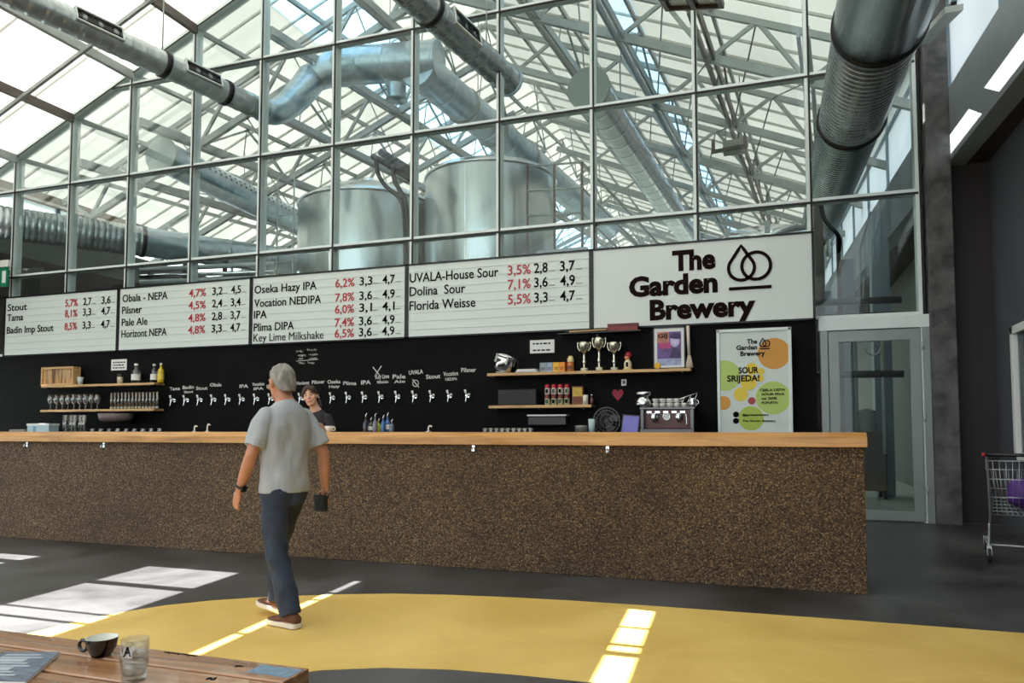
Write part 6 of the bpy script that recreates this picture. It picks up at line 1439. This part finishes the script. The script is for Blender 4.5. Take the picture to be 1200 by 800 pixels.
o = MB().box((p.x - 0.065, p.y - 0.022, 0.75), (p.x + 0.045, p.y + 0.03, 0.7508)).build('sticker', mat('faded_blue_sticker', (110, 138, 162), 0.5, 0, 0.3, 60)); tag(o, 'faded blue rectangular sticker at the right end of the table', 'sticker'); recenter(o)
sc_ = MB()
for (a, b_, c, d_) in ((276, 781, 279, 779.5), (279, 779.5, 284, 780.5), (242, 796, 246, 793.5), (246, 793.5, 249, 796.5), (250, 796.5, 253, 793.5)):
    sc_.bar(onZ(a, b_, 0.7504), onZ(c, d_, 0.7504), 0.006, 0.0008)
sc_.build('scratch_mark', INK, tbl)
sc2 = MB(); q = onZ(212, 766.5, 0.7504)
for i in range(7): sc2.bar((q.x - 0.05 + i * 0.014, q.y - 0.004 * (i % 2), 0.7505), (q.x - 0.04 + i * 0.014, q.y + 0.006, 0.7505), 0.006, 0.0008)
sc2.build('scratch_mark', INK, tbl)
# espresso cup
p = onZ(119, 768, 0.75); k = 0.80
cu = thing('espresso_cup', 'black espresso cup with white inside on the plank table', 'cup', (p.x, p.y, 0.75))
s_ = 0.78
MB().lathe([(0.001, 0), (0.021, 0), (0.023, 0.004), (0.0315, 0.020), (0.0355, 0.043)], (p.x, p.y, 0.75), 32).build('outer_wall', mat('gloss_black_glaze', (14, 14, 15), 0.12, coat=0.5), cu)
MB().lathe([(0.0355, 0.043), (0.0338, 0.0435), (0.0295, 0.020), (0.019, 0.006), (0.001, 0.005)], (p.x, p.y, 0.75), 32).build('inner_wall', mat('white_glaze', (222, 224, 216), 0.2), cu)
MB().lathe([(0.0297, 0.021), (0.001, 0.0211)], (p.x, p.y, 0.75), 28).build('coffee', mat('coffee', (52, 32, 20), 0.15), cu)
dh = Vector((-0.95, -0.3, 0)).normalized()
MB().torus((p.x + dh.x * 0.046, p.y + dh.y * 0.040, 0.773), 0.0125, 0.0042, 20, 8, 'Y').build('handle', MATS['gloss_black_glaze'], cu)
# water glass
p = onZ(157, 797, 0.75); gl = thing('water_glass', 'small water glass with a black A mark on the plank table', 'glass', (p.x, p.y, 0.75))
def refr(name, tint, ior):
    m = bpy.data.materials.new(name); m.use_nodes = True; b_ = m.node_tree.nodes['Principled BSDF']; b_.inputs['Base Color'].default_value = tint; b_.inputs['Transmission Weight'].default_value = 1; b_.inputs['Roughness'].default_value = 0.0; b_.inputs['IOR'].default_value = ior; return m
MB().lathe([(0.001, 0), (0.022, 0), (0.0245, 0.006), (0.029, 0.045), (0.0275, 0.088), (0.0262, 0.088), (0.0275, 0.045), (0.023, 0.014), (0.001, 0.011)], (p.x, p.y, 0.75), 36).build('glass_wall', glassmat('tumbler_clear', (0.93, 0.95, 0.95), 0.10), gl)
MB().lathe([(0.001, 0.0115), (0.0226, 0.0145), (0.0268, 0.042), (0.001, 0.042)], (p.x, p.y, 0.75), 32).build('water', glassmat('water', (0.82, 0.86, 0.86), 0.14), gl)
am = MB(); vd = Vector((p.x, p.y, 0)).normalized(); sd_ = Vector((-vd.y, vd.x, 0)) * -1
c_ = Vector((p.x, p.y, 0.75)) - vd * 0.0305
for a, b_ in (((-0.020, 0.058), (-0.014, 0.078)), ((-0.014, 0.078), (-0.008, 0.058)), ((-0.0175, 0.066), (-0.0105, 0.066))): am.bar(c_ + sd_ * a[0] + vd * 0.006 + Vector((0, 0, a[1])), c_ + sd_ * b_[0] + vd * 0.004 + Vector((0, 0, b_[1])), 0.003, 0.0016, vd)
am.build('printed_mark', INK, gl)
# newspaper
a, b_, c, d_ = onZ(-60, 800, 0.7508), onZ(5, 767, 0.7508), onZ(70, 767, 0.7508), onZ(30, 802, 0.7508)
nw = thing('magazine', 'blue grey magazine lying on the left end of the table', 'magazine', ((a.x + c.x) / 2, (a.y + c.y) / 2, 0.7505))
MB().prism([(v.x, v.y, 0.7505) for v in (a, b_, c, d_)], (0, 0, 0.006)).build('pages', PAPER, nw)
MB().prism([(v.x, v.y, 0.7566) for v in (a, b_, c, d_)], (0, 0, 0.0012)).build('cover', mat('blue_grey_print', (92, 104, 124), 0.35, 0, 0.5, 16, stretch=(1, 5, 1)), nw)
pl = MB()
for i in range(9):
    t = 0.08 + i * 0.1; u0 = a.lerp(b_, t); u1 = d_.lerp(c, t); e0, e1 = u0.lerp(u1, 0.12), u0.lerp(u1, 0.55 + 0.3 * ((i * 37) % 10) / 10)
    pl.bar((e0.x, e0.y, 0.758), (e1.x, e1.y, 0.758), 0.008 if i % 3 else 0.02, 0.0006)
pl.build('printed_line', mat('pale_print_line', (178, 186, 196), 0.5), nw)
